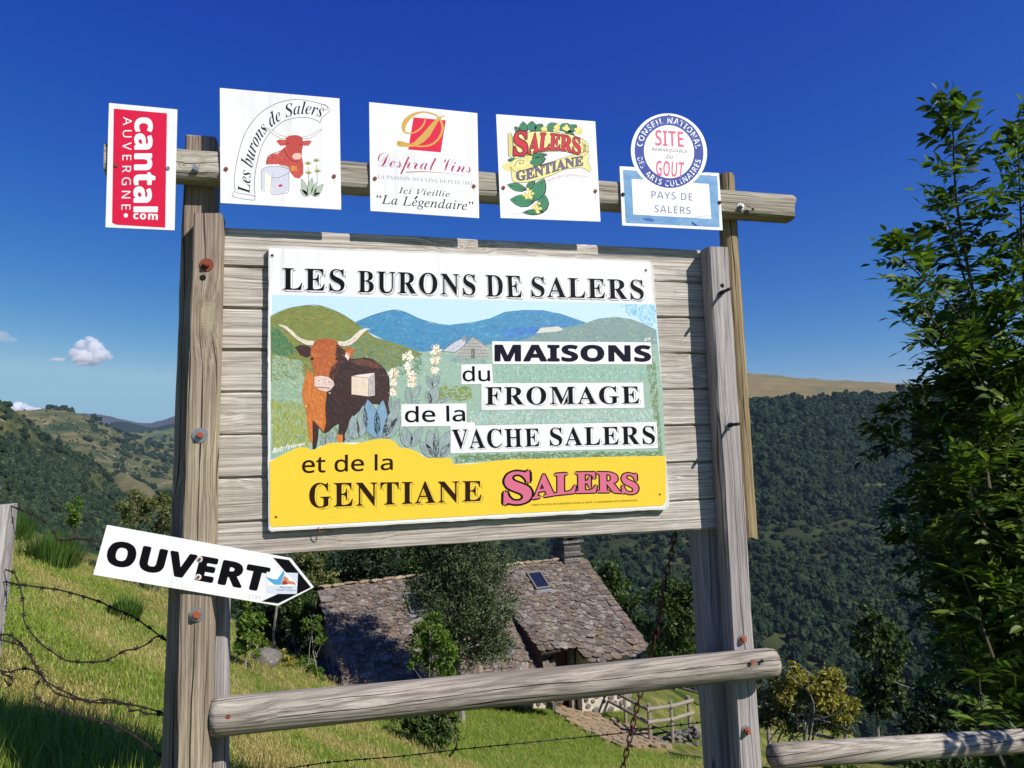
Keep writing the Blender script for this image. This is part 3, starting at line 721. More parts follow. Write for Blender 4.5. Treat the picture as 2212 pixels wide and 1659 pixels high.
for tip, bs, wd in (((1800, 840), (1845, 985), 44), ((1890, 830), (1860, 985), 46), ((1790, 930), (1850, 990), 40), ((1985, 885), (1905, 985), 46), ((1925, 870), (1890, 985), 36), ((1960, 960), (1900, 988), 30)):
    a, b_ = np.array(tip, float), np.array(bs, float); d_ = b_ - a; n_ = np.array([-d_[1], d_[0]]) / np.linalg.norm(d_) * wd / 2
    P = [a, a + d_ * .35 + n_ * .9, a + d_ * .7 + n_, b_, a + d_ * .7 - n_, a + d_ * .35 - n_ * .9]; fill(mb, ZA(P), YA, gr); ribbon(mb, ZA(P + [P[0]]), 0.8, YA - L, ol, 2)
for st in ([(1858, 900), (1856, 740)], [(1935, 880), (1925, 720)]): ribbon(mb, ZA(st), 1.1, YA, ol, 2)
for c in ((1855, 720), (1860, 800), (1925, 695), (1935, 785)):
    for a in np.linspace(-2.7, -0.4, 6):
        p = np.array(c, float); e = p + 34 * np.array([math.cos(a), math.sin(a)]); ribbon(mb, ZA([p, (p + e) / 2, e]), [2.4, 3.0, .6], YA - L, lin((206, 196, 120)), 2)
        ribbon(mb, ZA([p, e]), 0.6, YA - 2 * L, ol, 1)
mb.build('emblem', M_PRINT, t2)
q = ZA([(1158, 758), (2077, 820)]); screw(*q[0], PY, t2); screw(*q[1], PY, t2)
# 3 -- wine plate
P0 = ZB([(160, 101), (1063, 193), (1078, 1069), (170, 1008)])
t3 = sign_plate('square white plate with a red tilted square and gold script initial', P0)
mb = MB()
fill(mb, ZB([(530, 228), (800, 252), (757, 521), (485, 497)]), PY - L, lin((216, 30, 68)))
gd = lin((206, 164, 82)); mb.build('red_square', M_PRINT, t3); mb = MB()
ribbon(mb, ZB([(797, 207), (740, 240), (690, 300), (640, 370), (590, 418), (540, 452), (480, 465), (415, 455), (412, 440), (450, 442), (520, 460), (600, 470), (680, 455), (740, 405), (772, 330), (760, 260), (722, 215), (660, 190), (590, 186), (525, 208), (470, 255), (446, 310), (460, 352), (505, 362), (555, 345), (600, 308), (626, 260), (630, 222)]),
       [1, 5, 11, 15, 14, 9, 5, 9, 9, 5, 3.5, 3.5, 4, 4.5, 5, 5, 4, 3.5, 4, 7, 11, 9, 4, 3, 3.5, 4, 3, 1], PY - 2 * L, gd, 6)
mb.build('gold_initial', M_PRINT, t3); mb = MB(); cr = lin((168, 52, 98))
letters(mb, 'Desprat', 'script', *quad(ZB([(232, 520), (726, 556), (722, 726), (228, 690)])), PY - 2 * L, -0.008, col=cr)
letters(mb, 'Vins', 'script', *quad(ZB([(764, 563), (1018, 582), (1014, 694), (760, 676)])), PY - 2 * L, -0.008, col=cr)
ribbon(mb, ZB([(470, 686), (600, 681), (750, 690), (940, 712)]), [3.5, 3, 1.6, .5], PY - L, lin((196, 160, 158)))
mb.build('name_lettering', M_PRINT, t3); mb = MB(); gy_ = lin((158, 158, 168))
letters(mb, 'LA PASSION DES VINS DEPUIS 1885', 'serif', *quad(ZB([(232, 706), (1024, 764), (1023, 796), (231, 738)])), PY - L, -0.001, col=gy_, space=1.08)
mb.build('grey_lettering', M_PRINT, t3); mb = MB(); dg = lin((40, 44, 48))
letters(mb, 'Ici Vieillie', 'it', *quad(ZB([(408, 808), (834, 846), (832, 893), (405, 862)])), PY - L, 0.006, col=dg, space=1.1)
letters(mb, '\u201cLa Legendaire\u201d', 'it', *quad(ZB([(222, 868), (1030, 928), (1028, 1030), (220, 970)])), PY - L, 0.006, col=dg, space=1.05)
ribbon(mb, ZB([(540, 912), (562, 886)]), [3.4, 4.2], PY - L, dg, 1)
mb.build('tagline', M_PRINT, t3)
q = ZB([(209, 739), (1034, 804)]); screw(*q[0], PY, t3); screw(*q[1], PY, t3)
# 4 -- gentian plate
P0 = ZB([(1220, 202), (2047, 262), (2091, 1098), (1257, 1067)])
t4 = sign_plate('square white plate with a yellow banner and green gentian leaves', P0)
mb = MB(); G_, Bk, Cr = lin((64, 136, 100)), lin((24, 30, 30)), lin((236, 224, 150))
def leaf_px(Zf, tip, bs, wd, Y, c, oc=Bk, vein=True, ow=0.9):
    a, b_ = np.array(tip, float), np.array(bs, float); d_ = b_ - a; n_ = np.array([-d_[1], d_[0]]) / np.linalg.norm(d_) * wd / 2
    P = [a, a + d_ * .2 + n_ * .62, a + d_ * .45 + n_, a + d_ * .75 + n_ * .8, b_, a + d_ * .75 - n_ * .8, a + d_ * .45 - n_, a + d_ * .2 - n_ * .62]
    fill(mb, Zf([p + np.array([8, 6]) for p in P]), Y + L * .5, oc); fill(mb, Zf(P), Y, c)
    if vein:
        for k in (-.5, 0, .5): ribbon(mb, Zf([a + d_ * .12, a + d_ * .5 + n_ * k, b_]), .6, Y - L * .5, oc, 3)
    ribbon(mb, Zf(P + [P[0]]), ow, Y - L * .5, oc, 2)
for tip, bs, wd in (((1372, 305), (1430, 365), 45), ((1445, 262), (1450, 360), 70), ((1520, 258), (1515, 350), 80), ((1605, 282), (1545, 345), 60), ((1725, 278), (1640, 335), 70), ((1830, 282), (1740, 335), 62), ((1890, 290), (1800, 350), 60), ((1870, 375), (1790, 340), 46),
                    ((1312, 585), (1420, 590), 44), ((1645, 535), (1470, 560), 40), ((1630, 565), (1490, 630), 70), ((1312, 790), (1470, 830), 66), ((1540, 755), (1470, 830), 50), ((1620, 740), (1525, 930), 110), ((1335, 915), (1530, 935), 100), ((1620, 865), (1600, 1025), 90), ((1440, 1022), (1610, 1015), 46)):
    leaf_px(ZB, tip, bs, wd, PY - L, G_)
for c, r in (((1490, 865), 40), ((1565, 980), 42), ((1725, 312), 28), ((1805, 320), 22), ((1905, 342), 26), ((1485, 565), 26), ((1620, 328), 18)):
    for _ in range(16):
        a = RNG.uniform(0, 6.28); rr = r * math.sqrt(RNG.random()); p = (c[0] + rr * math.cos(a), c[1] + rr * math.sin(a))
        q_ = RNG.random() * .00003; disc(mb, ZB([p])[0], 3.5, PY - 2 * L - q_, lin((120, 112, 60)), 8); disc(mb, ZB([p])[0], 3.0, PY - 2.2 * L - q_, lin((232, 220, 130)), 8)
up = [(1365, 395), (1400, 372), (1480, 352), (1600, 345), (1720, 352), (1840, 372), (1940, 408), (1980, 445), (1995, 490), (1975, 535), (1930, 560)]
lo = [(1930, 540), (1900, 545), (1800, 515), (1700, 512), (1600, 520), (1480, 545), (1370, 572)]
fill(mb, ZB(up + lo), PY - 3 * L, Cr); ribbon(mb, ZB(up + lo + [up[0]]), 1.1, PY - 3.4 * L, lin((80, 76, 50)), 2)
fill(mb, ZB([(1318, 368), (1350, 366), (1365, 395), (1358, 540), (1330, 555), (1322, 530)]), PY - 2.8 * L, lin((214, 202, 136))); ribbon(mb, ZB([(1318, 368), (1350, 366), (1362, 540), (1330, 556), (1322, 530), (1318, 368)]), 1.1, PY - 3 * L, lin((70, 66, 46)), 2)
l2 = [(1340, 640), (1385, 690), (1480, 660), (1640, 612), (1800, 560), (1990, 510), (1985, 600), (2015, 665), (1990, 680), (1940, 650), (1800, 660), (1700, 705), (1550, 755), (1420, 775), (1360, 762), (1350, 720)]
fill(mb, ZB(l2), PY - 3.2 * L, Cr); ribbon(mb, ZB(l2 + [l2[0]]), 1.1, PY - 3.6 * L, lin((80, 76, 50)), 2)
brush(mb, ZB([(1935, 415), (1985, 460), (1985, 520), (1935, 560)]), [(150, 140, 84), (90, 84, 56)], 26, 14, 1.2, 1.4, PY - 3.6 * L)
disc(mb, ZB([(1415, 608)])[0], 16, PY - 3.6 * L, Cr, 16, .62); ribbon(mb, ZB([(1370, 640), (1400, 590), (1450, 590), (1440, 615), (1410, 612), (1425, 598)]), 1.2, PY - 4 * L, lin((70, 66, 46)))
disc(mb, ZB([(1400, 640)])[0], 34, PY - 3.4 * L, lin((226, 214, 142)), 16, .34)
for off, c, yy in ((0.05, Bk, 4.4), (0.012, lin((206, 42, 62)), 5.0)):
    letters(mb, 'S', 'serif', *quad(ZB([(1372, 348), (1478, 346), (1480, 545), (1368, 547)])), PY - yy * L, col=c, bold=off)
    letters(mb, 'ALERS', 'serif', ZB([(1482, 540), (1600, 506), (1720, 497), (1810, 512), (1925, 540)]), ZB([(1500, 366), (1600, 360), (1720, 366), (1810, 380), (1920, 402)]), PY - yy * L, col=c, bold=off)
for off, c, yy in ((0.035, Bk, 4.4), (0.001, lin((112, 102, 142)), 5.0)):
    letters(mb, 'GENTIANE', 'serif', ZB([(1392, 758), (1480, 748), (1560, 726), (1700, 684), (1820, 648), (1945, 630)]), ZB([(1385, 678), (1480, 664), (1640, 616), (1800, 572), (1945, 552)]), PY - yy * L, col=c, bold=off)
letters(mb, 'www.salers-gentiane.com', 'sans', ZB([(1655, 776), (1720, 744), (1850, 726), (1980, 744)]), ZB([(1645, 748), (1715, 714), (1850, 692), (1984, 712)]), PY - L, col=lin((196, 110, 132)))
letters(mb, "L'abus de l'alcool est dangereux pour la sante.", 'sans', *quad(ZB([(1357, 1025), (1632, 1033), (1632, 1044), (1357, 1036)])), PY - L, col=lin((96, 96, 100)))
mb.build('emblem', M_PRINT, t4)
q = ZB([(1280, 816), (2048, 844)]); screw(*q[0], PY, t4); screw(*q[1], PY, t4)
# 5 -- round-topped plate
cx0, cy0 = 727, 545
def ringpts(rx, ry, a0, a1, n): th = np.radians(np.linspace(a0, a1, n)); return [(cx0 + rx * math.cos(a), cy0 + ry * math.sin(a) + .062 * rx * math.cos(a) * .6) for a in th]
arc = ringpts(401, 403, 147.5, 397.5, 44)
P0 = ZC([(207, 698), (345, 705)] + arc[1:-1] + [(1110, 763), (1253, 770), (1293, 1372), (235, 1320)])
t5 = sign_plate('white plate with a round blue ringed top above a pale blue bordered panel', P0)
mb = MB(); fill(mb, ZC([(240, 735), (1235, 800), (1262, 1342), (270, 1295)]), PY - L); mb.build('blue_border', M_SKYBLUE, t5)
mb = MB(); fill(mb, ZC([(333, 830), (1147, 885), (1172, 1252), (352, 1205)]), PY - 2 * L); fill(mb, ZC(ringpts(401, 403, 0, 352, 45)), PY - 2.2 * L); mb.build('white_field', M_WHITE, t5)
mb = MB(); fill(mb, ZC(ringpts(363, 382, 0, 352, 45)), PY - 3 * L); mb.build('blue_ring', M_RING, t5)
mb = MB(); fill(mb, ZC(ringpts(264, 279, 0, 352, 45)), PY - 4 * L); mb.build('white_disc', M_WHITE, t5)
mb = MB()
letters(mb, 'CONSEIL NATIONAL', 'sansb', ZC(ringpts(283, 299, 188, 352, 40)), ZC(ringpts(346, 364, 188, 352, 40)), PY - 4 * L, -0.012, space=1.12)
mb.build('ring_lettering', M_WORNW, t5); mb = MB(); letters(mb, 'ARTS CULINAIRES', 'sansb', ZC(ringpts(346, 366, 138, 12, 40)), ZC(ringpts(286, 302, 138, 12, 40)), PY - 4 * L, -0.012, space=1.12)
mb.build('ring_lettering', M_WORNW, t5); mb = MB(); letters(mb, 'DES', 'sansb', ZC(ringpts(346, 366, 168, 148, 10)), ZC(ringpts(286, 302, 168, 148, 10)), PY - 4 * L, -0.03)
mb.build('ring_lettering', M_WORNW, t5)
mb = MB()
for a, b_ in (('SITE', [(580, 312), (875, 330), (884, 500), (580, 482)]), ('GOUT', [(586, 634), (890, 654), (872, 816), (592, 800)])):
    letters(mb, a, 'sansb', *quad(ZC(b_)), PY - 5 * L, -0.004, col=lin((216, 96, 128)))
letters(mb, 'REMARQUABLE', 'sansbi', *quad(ZC([(548, 500), (922, 526), (920, 568), (545, 542)])), PY - 5 * L, 0.0, col=lin((118, 118, 132)))
mb.build('lettering', M_PRINT, t5); mb = MB(); letters(mb, 'DU', 'sansbi', *quad(ZC([(698, 580), (775, 585), (770, 622), (694, 617)])), PY - 5 * L, 0.0, col=lin((118, 118, 132)))
mb.build('lettering', M_PRINT, t5); mb = MB(); letters(mb, 'PAYS DE', 'sansb', *quad(ZC([(540, 955), (974, 982), (976, 1063), (538, 1036)])), PY - 3 * L, -0.012, col=lin((134, 132, 168)), space=1.08)
mb.build('lettering', M_PRINT, t5); mb = MB(); letters(mb, 'SALERS', 'sansb', *quad(ZC([(574, 1104), (955, 1126), (957, 1204), (572, 1184)])), PY - 3 * L, -0.012, col=lin((134, 132, 168)), space=1.08)
mb.build('lettering', M_PRINT, t5); mb = MB(); fill(mb, ZC([(445, 1245), (520, 1242), (575, 1262), (560, 1282), (480, 1272)]), PY - 2 * L, lin((52, 96, 170)))
fill(mb, ZC([(965, 1275), (1000, 1300), (1040, 1330), (990, 1325), (965, 1300)]), PY - 2 * L, lin((28, 60, 160)))
for P in ([(960, 1252), (1080, 1222), (1170, 1222)], [(810, 1335), (850, 1300), (900, 1272)], [(1042, 1260), (1035, 1300)], [(1045, 1342), (1060, 1365)], [(1130, 800), (1185, 775)]): ribbon(mb, ZC(P), .8, PY - 5.2 * L, lin((110, 116, 140)), 2)
mb.build('paint_chips', M_PRINT, t5)
q = ZC([(242, 995), (1258, 1080), (725, 160)]); screw(*q[0], PY, t5, M_DRUST, .0075); screw(*q[1], PY, t5, M_DRUST, .0075); dot(q[2][0], q[2][1], PY, .003, M_HOLE, 'screw_hole', t5, .0006)

def rust_run(par, px, py, ln, wd, Y, c=(222, 196, 182)):
    mb = MB(); ribbon(mb, [(px, py + 2), (px + .6, py + ln * .5), (px + .2, py + ln)], [wd, wd * .7, .4], Y, lin(c)); mb.build('rust_run', M_PRINT, par)
for par, Zf, pts_ in ((t2, ZA, ((1158, 758), (2077, 820))), (t3, ZB, ((209, 739), (1034, 804))), (t4, ZB, ((1280, 816), (2048, 844))), (t5, ZC, ((242, 995), (1258, 1080)))):
    for (x, y), q_ in zip(pts_, (14, 24)):
        p_ = Zf([(x, y)])[0]; rust_run(par, p_[0], p_[1], q_, 2.6, PY - 6 * L, (226, 202, 190))

# ------------------------------------------------------------------ arrow sign
OY = -0.086
P0 = ZG([(662, 155), (1800, 360), (1943, 540), (1722, 655), (577, 462)])
t6 = sign_plate('white arrow sign with slanting black lettering pointing to the right', P0, 'arrow sign', OY, 0.005, None, 'arrow_sign')
mb = MB()
letters(mb, 'OUVERT', 'sansb', *quad(ZG([(690, 252), (1668, 424), (1630, 566), (655, 394)])), OY - L, bold=0.036, space=1.08)
fill(mb, ZG([(1690, 357), (1788, 371), (1926, 541), (1722, 641), (1618, 628), (1838, 527)]), OY - L)
mb.build('lettering', M_BLACK, t6)
mb = MB()
fill(mb, ZG([(1650, 445), (1845, 452), (1838, 582), (1650, 580)]), OY - 2 * L, lin((206, 214, 226)))
fill(mb, ZG([(1655, 449), (1760, 440), (1842, 520), (1838, 530), (1655, 530)]), OY - 2.3 * L, lin((240, 240, 242)))
fill(mb, ZG([(1645, 475), (1700, 492), (1718, 490), (1735, 465), (1758, 432), (1762, 460), (1745, 500), (1742, 525), (1700, 525), (1665, 500)]), OY - 2.6 * L, lin((82, 160, 206)))
fill(mb, ZG([(1745, 505), (1760, 470), (1780, 480), (1790, 500), (1820, 505), (1836, 526), (1780, 520), (1745, 526)]), OY - 2.6 * L, lin((206, 132, 98)))
fill(mb, ZG([(1746, 512), (1765, 495), (1785, 522), (1748, 526)]), OY - 2.9 * L, lin((150, 60, 44)))
tx = lin((92, 92, 110))
letters(mb, 'Bienvenue', 'serif', *quad(ZG([(1735, 533), (1808, 536), (1807, 549), (1734, 546)])), OY - 2.6 * L, col=tx)
letters(mb, 'Cheque-Vacances', 'serif', *quad(ZG([(1712, 549), (1830, 553), (1829, 568), (1711, 563)])), OY - 2.6 * L, col=tx)
for P in ([(1537, 590), (1546, 584), (1543, 608), (1535, 608), (1552, 608)], [(1562, 588), (1580, 590), (1580, 608), (1562, 607), (1562, 588)], [(1590, 590), (1588, 612)], [(1590, 601), (1608, 602)], [(1610, 591), (1607, 613)]):
    ribbon(mb, ZG(P), .8, OY - L, lin((140, 140, 150)), 1)
mb.build('sticker', M_PRINT, t6)
for q in ZG([(1236, 367), (1228, 477)]):
    dot(q[0], q[1], OY - L, .0095, M_EDGE, 'washer', t6, .001, 12); screw(q[0], q[1], OY - .001, t6, M_RUST, .0045)

# ------------------------------------------------------------------ the large painted panel
BY = -0.024
out = [(580, 534), (586, 531), (1000, 546), (1404, 563), (1410, 568), (1421, 720), (1436, 960), (1446, 1080), (1446, 1092), (1438, 1100), (1150, 1116), (800, 1136), (586, 1148), (580, 1144), (578, 840)]
out = np.array(out, float)
c = onY(out, BY)
tp = thing('painted_sign', 'large painted sign of a brown cow before hills with a yellow bottom band', 'sign', (float(c[:, 0].mean()), BY, float(c[:, 2].min())))
ob = np.vstack([smooth_line(np.array([a, b_]), 24)[:-1] for a, b_ in zip(out, np.roll(out, -1, 0))])
ob = ob + np.where(RNG.random((len(ob), 1)) < .4, RNG.normal(0, .55, ob.shape), 0)
mb = MB(); plate(mb, ob, BY, .013); mb.build('panel', M_EDGE, tp)
wf = np.array([(582, 536), (1000, 550), (1404, 567), (1419, 760), (1440, 1085), (1434, 1096), (1100, 1115), (588, 1144), (583, 1138), (582, 840)])
mb = MB(); fill(mb, wf, BY - L); mb.build('white_field', M_WHITE, tp)
A1 = BY - 2 * L
mb = MB()
pl = ZE([(75, 1500)])[0]
rect = np.vstack([ZD([(50, 292), (1000, 316), (2108, 342)]), ZF([(2030, 500), (2050, 968), (800, 1003), (485, 1028)]), ZE([(1860, 1550), (1840, 1490), (1600, 1490), (1510, 1430), (1340, 1390), (1230, 1305), (960, 1340), (650, 1345), (480, 1415), (380, 1385), (75, 1520)])])
fill(mb, rect, A1, lin((190, 220, 236)))
brush(mb, rect, [(186, 218, 236), (206, 230, 240), (166, 206, 232)], 900, 9, 3, 0.0, A1 - L, 1.0, .05)
def area(P, base, cols, n, ln, wd, ang, Y, jit=.5, cj=.14):
    fill(mb, P, Y, lin(base)); brush(mb, P, cols, n, ln, wd, ang, Y - .6 * L, jit, cj)
skyR = ZD([(1900, 336), (2108, 342), (2112, 485), (2040, 450), (1960, 400)])
brush(mb, skyR, [(110, 180, 222), (160, 206, 230)], 180, 9, 3, .8, A1 - L)
land = np.vstack([ZD([(44, 430), (300, 420), (860, 600), (1100, 590), (1700, 480), (2100, 480)]), ZF([(2030, 500), (2050, 968), (800, 1003), (485, 1028)]), ZE([(1860, 1550), (1840, 1490), (1600, 1490), (1510, 1430), (1340, 1390), (1230, 1305), (960, 1340), (650, 1345), (480, 1415), (380, 1385), (78, 1515)])])
blue1 = ZD([(500, 440), (600, 400), (650, 385), (700, 375), (760, 385), (850, 425), (900, 445), (1000, 455), (1130, 440), (1220, 420), (1300, 385), (1400, 375), (1500, 376), (1600, 395), (1700, 430), (1760, 452), (1700, 560), (1230, 640), (860, 640), (700, 560), (520, 470)])
area(blue1, (64, 136, 178), [(44, 112, 172), (74, 146, 186), (100, 160, 186), (60, 120, 160)], 1400, 12, 2.6, -.25, A1 - 2 * L)
brush(mb, ZD([(1250, 480), (1700, 440), (1600, 480), (1300, 530)]), [(44, 96, 186), (80, 140, 206)], 160, 14, 2.4, -.3, A1 - 3 * L)
area(ZD([(1320, 560), (1480, 505), (1600, 475), (1720, 450), (1800, 421), (1900, 412), (1980, 425), (2060, 455), (2112, 482), (2122, 620), (1500, 640)]), (124, 150, 148), [(100, 140, 140), (140, 160, 152), (118, 146, 128), (150, 160, 150)], 700, 9, 2.6, .2, A1 - 3.4 * L)
area(land[[0, 1, 2, 3, 4, 5] + list(range(6, len(land)))] if False else np.vstack([ZD([(44, 560), (500, 560), (860, 600), (1230, 560), (1500, 560), (2120, 560)]), land[6:]]), (150, 178, 160), [(134, 168, 148), (164, 184, 164), (122, 162, 154), (160, 174, 142), (182, 197, 180)], 5200, 6, 4.2, .3, A1 - 4 * L, 1.0, .09)
area(ZD([(42, 412), (95, 385), (150, 365), (240, 351), (310, 353), (400, 385), (470, 425), (520, 460), (600, 520), (700, 550), (780, 575), (860, 612), (700, 690), (44, 760)]), (124, 134, 66), [(120, 128, 56), (146, 140, 62), (92, 118, 62), (110, 130, 84), (142, 116, 50)], 1500, 12, 2.6, .2, A1 - 5 * L)
brush(mb, ZD([(420, 500), (600, 520), (860, 615), (860, 720), (640, 740), (430, 640)]), [(96, 132, 106), (128, 150, 120), (84, 118, 92)], 500, 11, 2.6, .5, A1 - 6 * L)
brush(mb, ZE([(80, 480), (400, 540), (430, 800), (400, 1000), (85, 960)]), [(108, 152, 128), (140, 168, 138), (158, 176, 138), (176, 190, 160)], 800, 10, 3, .5, A1 - 6 * L)
brush(mb, ZE([(80, 190), (150, 220), (330, 420), (300, 520), (80, 480)]), [(36, 110, 84), (64, 124, 90), (96, 120, 64)], 300, 9, 3, 1.2, A1 - 6.2 * L)
brush(mb, ZE([(80, 900), (430, 960), (480, 1400), (300, 1400), (90, 1480)]), [(136, 152, 60), (166, 172, 88), (106, 136, 62), (180, 174, 98)], 1100, 10, 2.4, 1.45, A1 - 6.2 * L)
brush(mb, ZE([(560, 1200), (1340, 1000), (1340, 1300), (960, 1330), (560, 1370)]), [(110, 132, 84), (126, 146, 122)], 400, 10, 2.4, 1.4, A1 - 6.2 * L)
brush(mb, ZF([(380, 450), (620, 450), (640, 560), (360, 560)]), [(138, 146, 56), (112, 132, 52)], 160, 8, 3, .1, A1 - 6.2 * L)
brush(mb, ZF([(780, 295), (1960, 300), (1980, 420), (780, 430)]), [(98, 172, 172), (128, 184, 176), (158, 188, 168), (150, 170, 140), (180, 203, 194)], 900, 8, 3, 1.1, A1 - 6.2 * L)
brush(mb, ZF([(600, 630), (1980, 610), (1990, 720), (600, 740)]), [(184, 202, 186), (152, 188, 192), (178, 188, 158), (128, 178, 196), (200, 209, 199)], 900, 8, 3, 1.1, A1 - 6.2 * L)
brush(mb, ZF([(1900, 220), (1975, 230), (2030, 940), (1990, 950)]), [(120, 126, 62), (86, 132, 100), (130, 150, 120)], 300, 9, 3, 1.5, A1 - 6.3 * L)
brush(mb, ZF([(490, 950), (2030, 925), (2045, 965), (800, 1000), (490, 1020)]), [(98, 128, 70), (76, 118, 92), (120, 138, 84)], 500, 9, 3, .2, A1 - 6.3 * L)
ribbon(mb, ZD([(44, 408), (95, 383), (150, 364), (240, 350), (310, 352), (400, 384), (470, 424), (520, 460)]), 1.0, A1 - 6.6 * L, lin((96, 104, 66)))
ribbon(mb, ZD([(500, 440), (600, 400), (700, 375), (760, 385), (850, 425), (950, 452)]), 1.0, A1 - 6.6 * L, lin((64, 110, 140)))
# stone hut and the far hut
k_ = lin((70, 72, 78))
fill(mb, ZE([(1890, 520), (1880, 470), (1900, 455), (1965, 400), (2048, 310), (2120, 350), (2196, 410), (2230, 520)]), A1 - 6.6 * L, lin((176, 174, 168)))
fill(mb, ZE([(1752, 452), (1870, 360), (1950, 325), (1990, 340), (1965, 400), (1880, 460)]), A1 - 6.8 * L, lin((196, 198, 208)))
fill(mb, ZE([(1948, 312), (1986, 308), (1990, 350), (1952, 356)]), A1 - 7 * L, lin((140, 138, 136)))
fill(mb, ZE([(2036, 425), (2072, 425), (2074, 522), (2034, 522)]), A1 - 7 * L, lin((118, 116, 116)))
for i in range(6):
    y = 340 + i * 32; x0_, x1_ = 2040 - 150 * min(1, (i + .4) / 5), 2060 + 150 * min(1, (i + .4) / 4)
    ribbon(mb, ZE([(x0_, y), (x1_, y + 4)]), .7, A1 - 7.2 * L, k_, 1)
    for x in np.arange(x0_ + 10 * (i % 2), x1_, 26): ribbon(mb, ZE([(x, y), (x, y + 32)]), .6, A1 - 7.2 * L, k_, 1)
for P in ([(1752, 452), (1870, 360), (1950, 325)], [(1752, 452), (1880, 462), (1965, 400), (2048, 310), (2196, 412)]): ribbon(mb, ZE(P), 1.2, A1 - 7.2 * L, k_, 1)
brush(mb, ZE([(1770, 448), (1870, 365), (1950, 330), (1960, 395), (1880, 455)]), [(150, 150, 168), (216, 216, 222)], 60, 10, 1.0, -.6, A1 - 7.2 * L)
brush(mb, ZE([(1760, 470), (1900, 500), (2190, 520), (2190, 580), (1850, 570)]), [(150, 170, 166), (116, 146, 150)], 120, 8, 2.4, 1.4, A1 - 7.4 * L)
fill(mb, ZF([(1095, 62), (1130, 20), (1260, 8), (1300, 32), (1270, 45)]), A1 - 6 * L, lin((206, 208, 200))); ribbon(mb, ZF([(1095, 62), (1130, 20), (1260, 8), (1300, 32)]), .9, A1 - 6.4 * L, lin((120, 124, 120)), 1)
brush(mb, ZF([(1880, 120), (1900, 90), (1975, 85), (1970, 110)]), [(240, 240, 236), (216, 222, 210)], 14, 4, 3, 0, A1 - 6.6 * L)
# flower stalks
sg, gw = lin((150, 160, 150)), lin((240, 236, 222))
for st in ([(1255, 1000), (1272, 640)], [(1460, 960), (1420, 500)], [(1650, 960), (1690, 440)]): ribbon(mb, ZE(st), 3, A1 - 7.4 * L, lin((132, 146, 130)), 2)
def lens(Zf, tip, bs, wd, Y, cols, n=26):
    a, b_ = np.array(tip, float), np.array(bs, float); d_ = b_ - a; n_ = np.array([-d_[1], d_[0]]) / np.linalg.norm(d_) * wd / 2
    P = Zf([a, a + d_ * .2 + n_ * .6, a + d_ * .5 + n_, a + d_ * .8 + n_ * .8, b_, a + d_ * .8 - n_ * .8, a + d_ * .5 - n_, a + d_ * .2 - n_ * .6])
    fill(mb, P, Y, lin(cols[0])); an = math.atan2(d_[1], d_[0]); brush(mb, P, cols, n, 12, 1.4, an, Y - .4 * L, .12, .16)
    ribbon(mb, np.vstack([P, P[:1]]), .8, Y - .6 * L, lin((84, 92, 96)), 2)
GRY = [(150, 166, 166), (110, 126, 130), (178, 190, 186), (96, 112, 116)]
BLU = [(122, 156, 184), (104, 138, 174), (156, 182, 198), (118, 160, 172)]
for tip, bs, wd in (((1725, 690), (1660, 800), 70), ((1612, 690), (1650, 810), 60), ((1705, 790), (1640, 960), 110), ((1600, 840), (1640, 960), 60), ((1545, 780), (1470, 910), 60), ((1410, 800), (1430, 960), 60), ((1530, 930), (1450, 980), 50), ((1345, 920), (1260, 990), 50), ((1215, 900), (1250, 1010), 50), ((1840, 900), (1690, 960), 40)):
    lens(ZE, tip, bs, wd, A1 - 7.8 * L, GRY)
for c, r in (((1420, 500), 58), ((1415, 600), 46), ((1455, 690), 50), ((1455, 760), 48), ((1690, 440), 56), ((1690, 540), 46), ((1680, 640), 42), ((1278, 670), 56), ((1272, 760), 48), ((1272, 850), 40)):
    cc = ZE([c])[0]; rr = r * .255
    for _ in range(60):
        a = RNG.uniform(0, 6.283); d_ = rr * RNG.uniform(.35, 1.05); e = cc + d_ * np.array([math.cos(a), .9 * math.sin(a)])
        cl = np.array(lin([(246, 240, 222), (232, 226, 196), (206, 206, 180), (214, 164, 110), (250, 248, 240)][RNG.integers(5)]))
        ribbon(mb, [cc + (e - cc) * .25, e], [1.0, 2.6], A1 - 8.2 * L - RNG.random() * .00003, cl, 1)
# cow
DK = [(44, 26, 26), (66, 40, 34), (28, 18, 22), (92, 60, 48)]; OR = [(190, 100, 40), (214, 128, 52), (160, 72, 30), (226, 150, 76)]; HD = [(172, 84, 40), (196, 108, 52), (140, 58, 28), (214, 132, 70)]
body = ZE([(770, 500), (830, 515), (900, 525), (1000, 510), (1080, 530), (1150, 580), (1200, 630), (1235, 700), (1245, 800), (1240, 890), (1225, 960), (1245, 1050), (1220, 1080), (1180, 980), (1120, 970), (1020, 960), (920, 1060), (850, 1130), (815, 1250), (800, 1340), (735, 1335), (745, 1160), (700, 1185), (640, 1240), (600, 1255), (550, 1200), (545, 1290), (525, 1400), (490, 1412), (480, 1250), (480, 1110), (560, 1000), (600, 880), (640, 760), (720, 700)])
fill(mb, body, A1 - 9 * L, lin((52, 32, 30)))
brush(mb, body, DK, 900, 13, 2.0, lambda Q: .5 + .006 * (Q[:, 1] - 800), A1 - 9.4 * L, .35)
brush(mb, ZE([(830, 520), (1000, 515), (1120, 560), (1200, 640), (1000, 600), (850, 570)]), [(120, 76, 54), (96, 56, 44)], 90, 16, 1.6, .35, A1 - 9.8 * L, .2)
chest = ZE([(445, 620), (405, 740), (385, 850), (398, 960), (428, 1050), (432, 1150), (465, 1345), (490, 1335), (488, 1120), (530, 1165), (598, 1240), (620, 1150), (612, 1000), (628, 850), (560, 800), (500, 690)])
fill(mb, chest, A1 - 10 * L, lin((196, 110, 46))); brush(mb, chest, OR, 420, 13, 1.8, 1.35, A1 - 10.4 * L, .3)
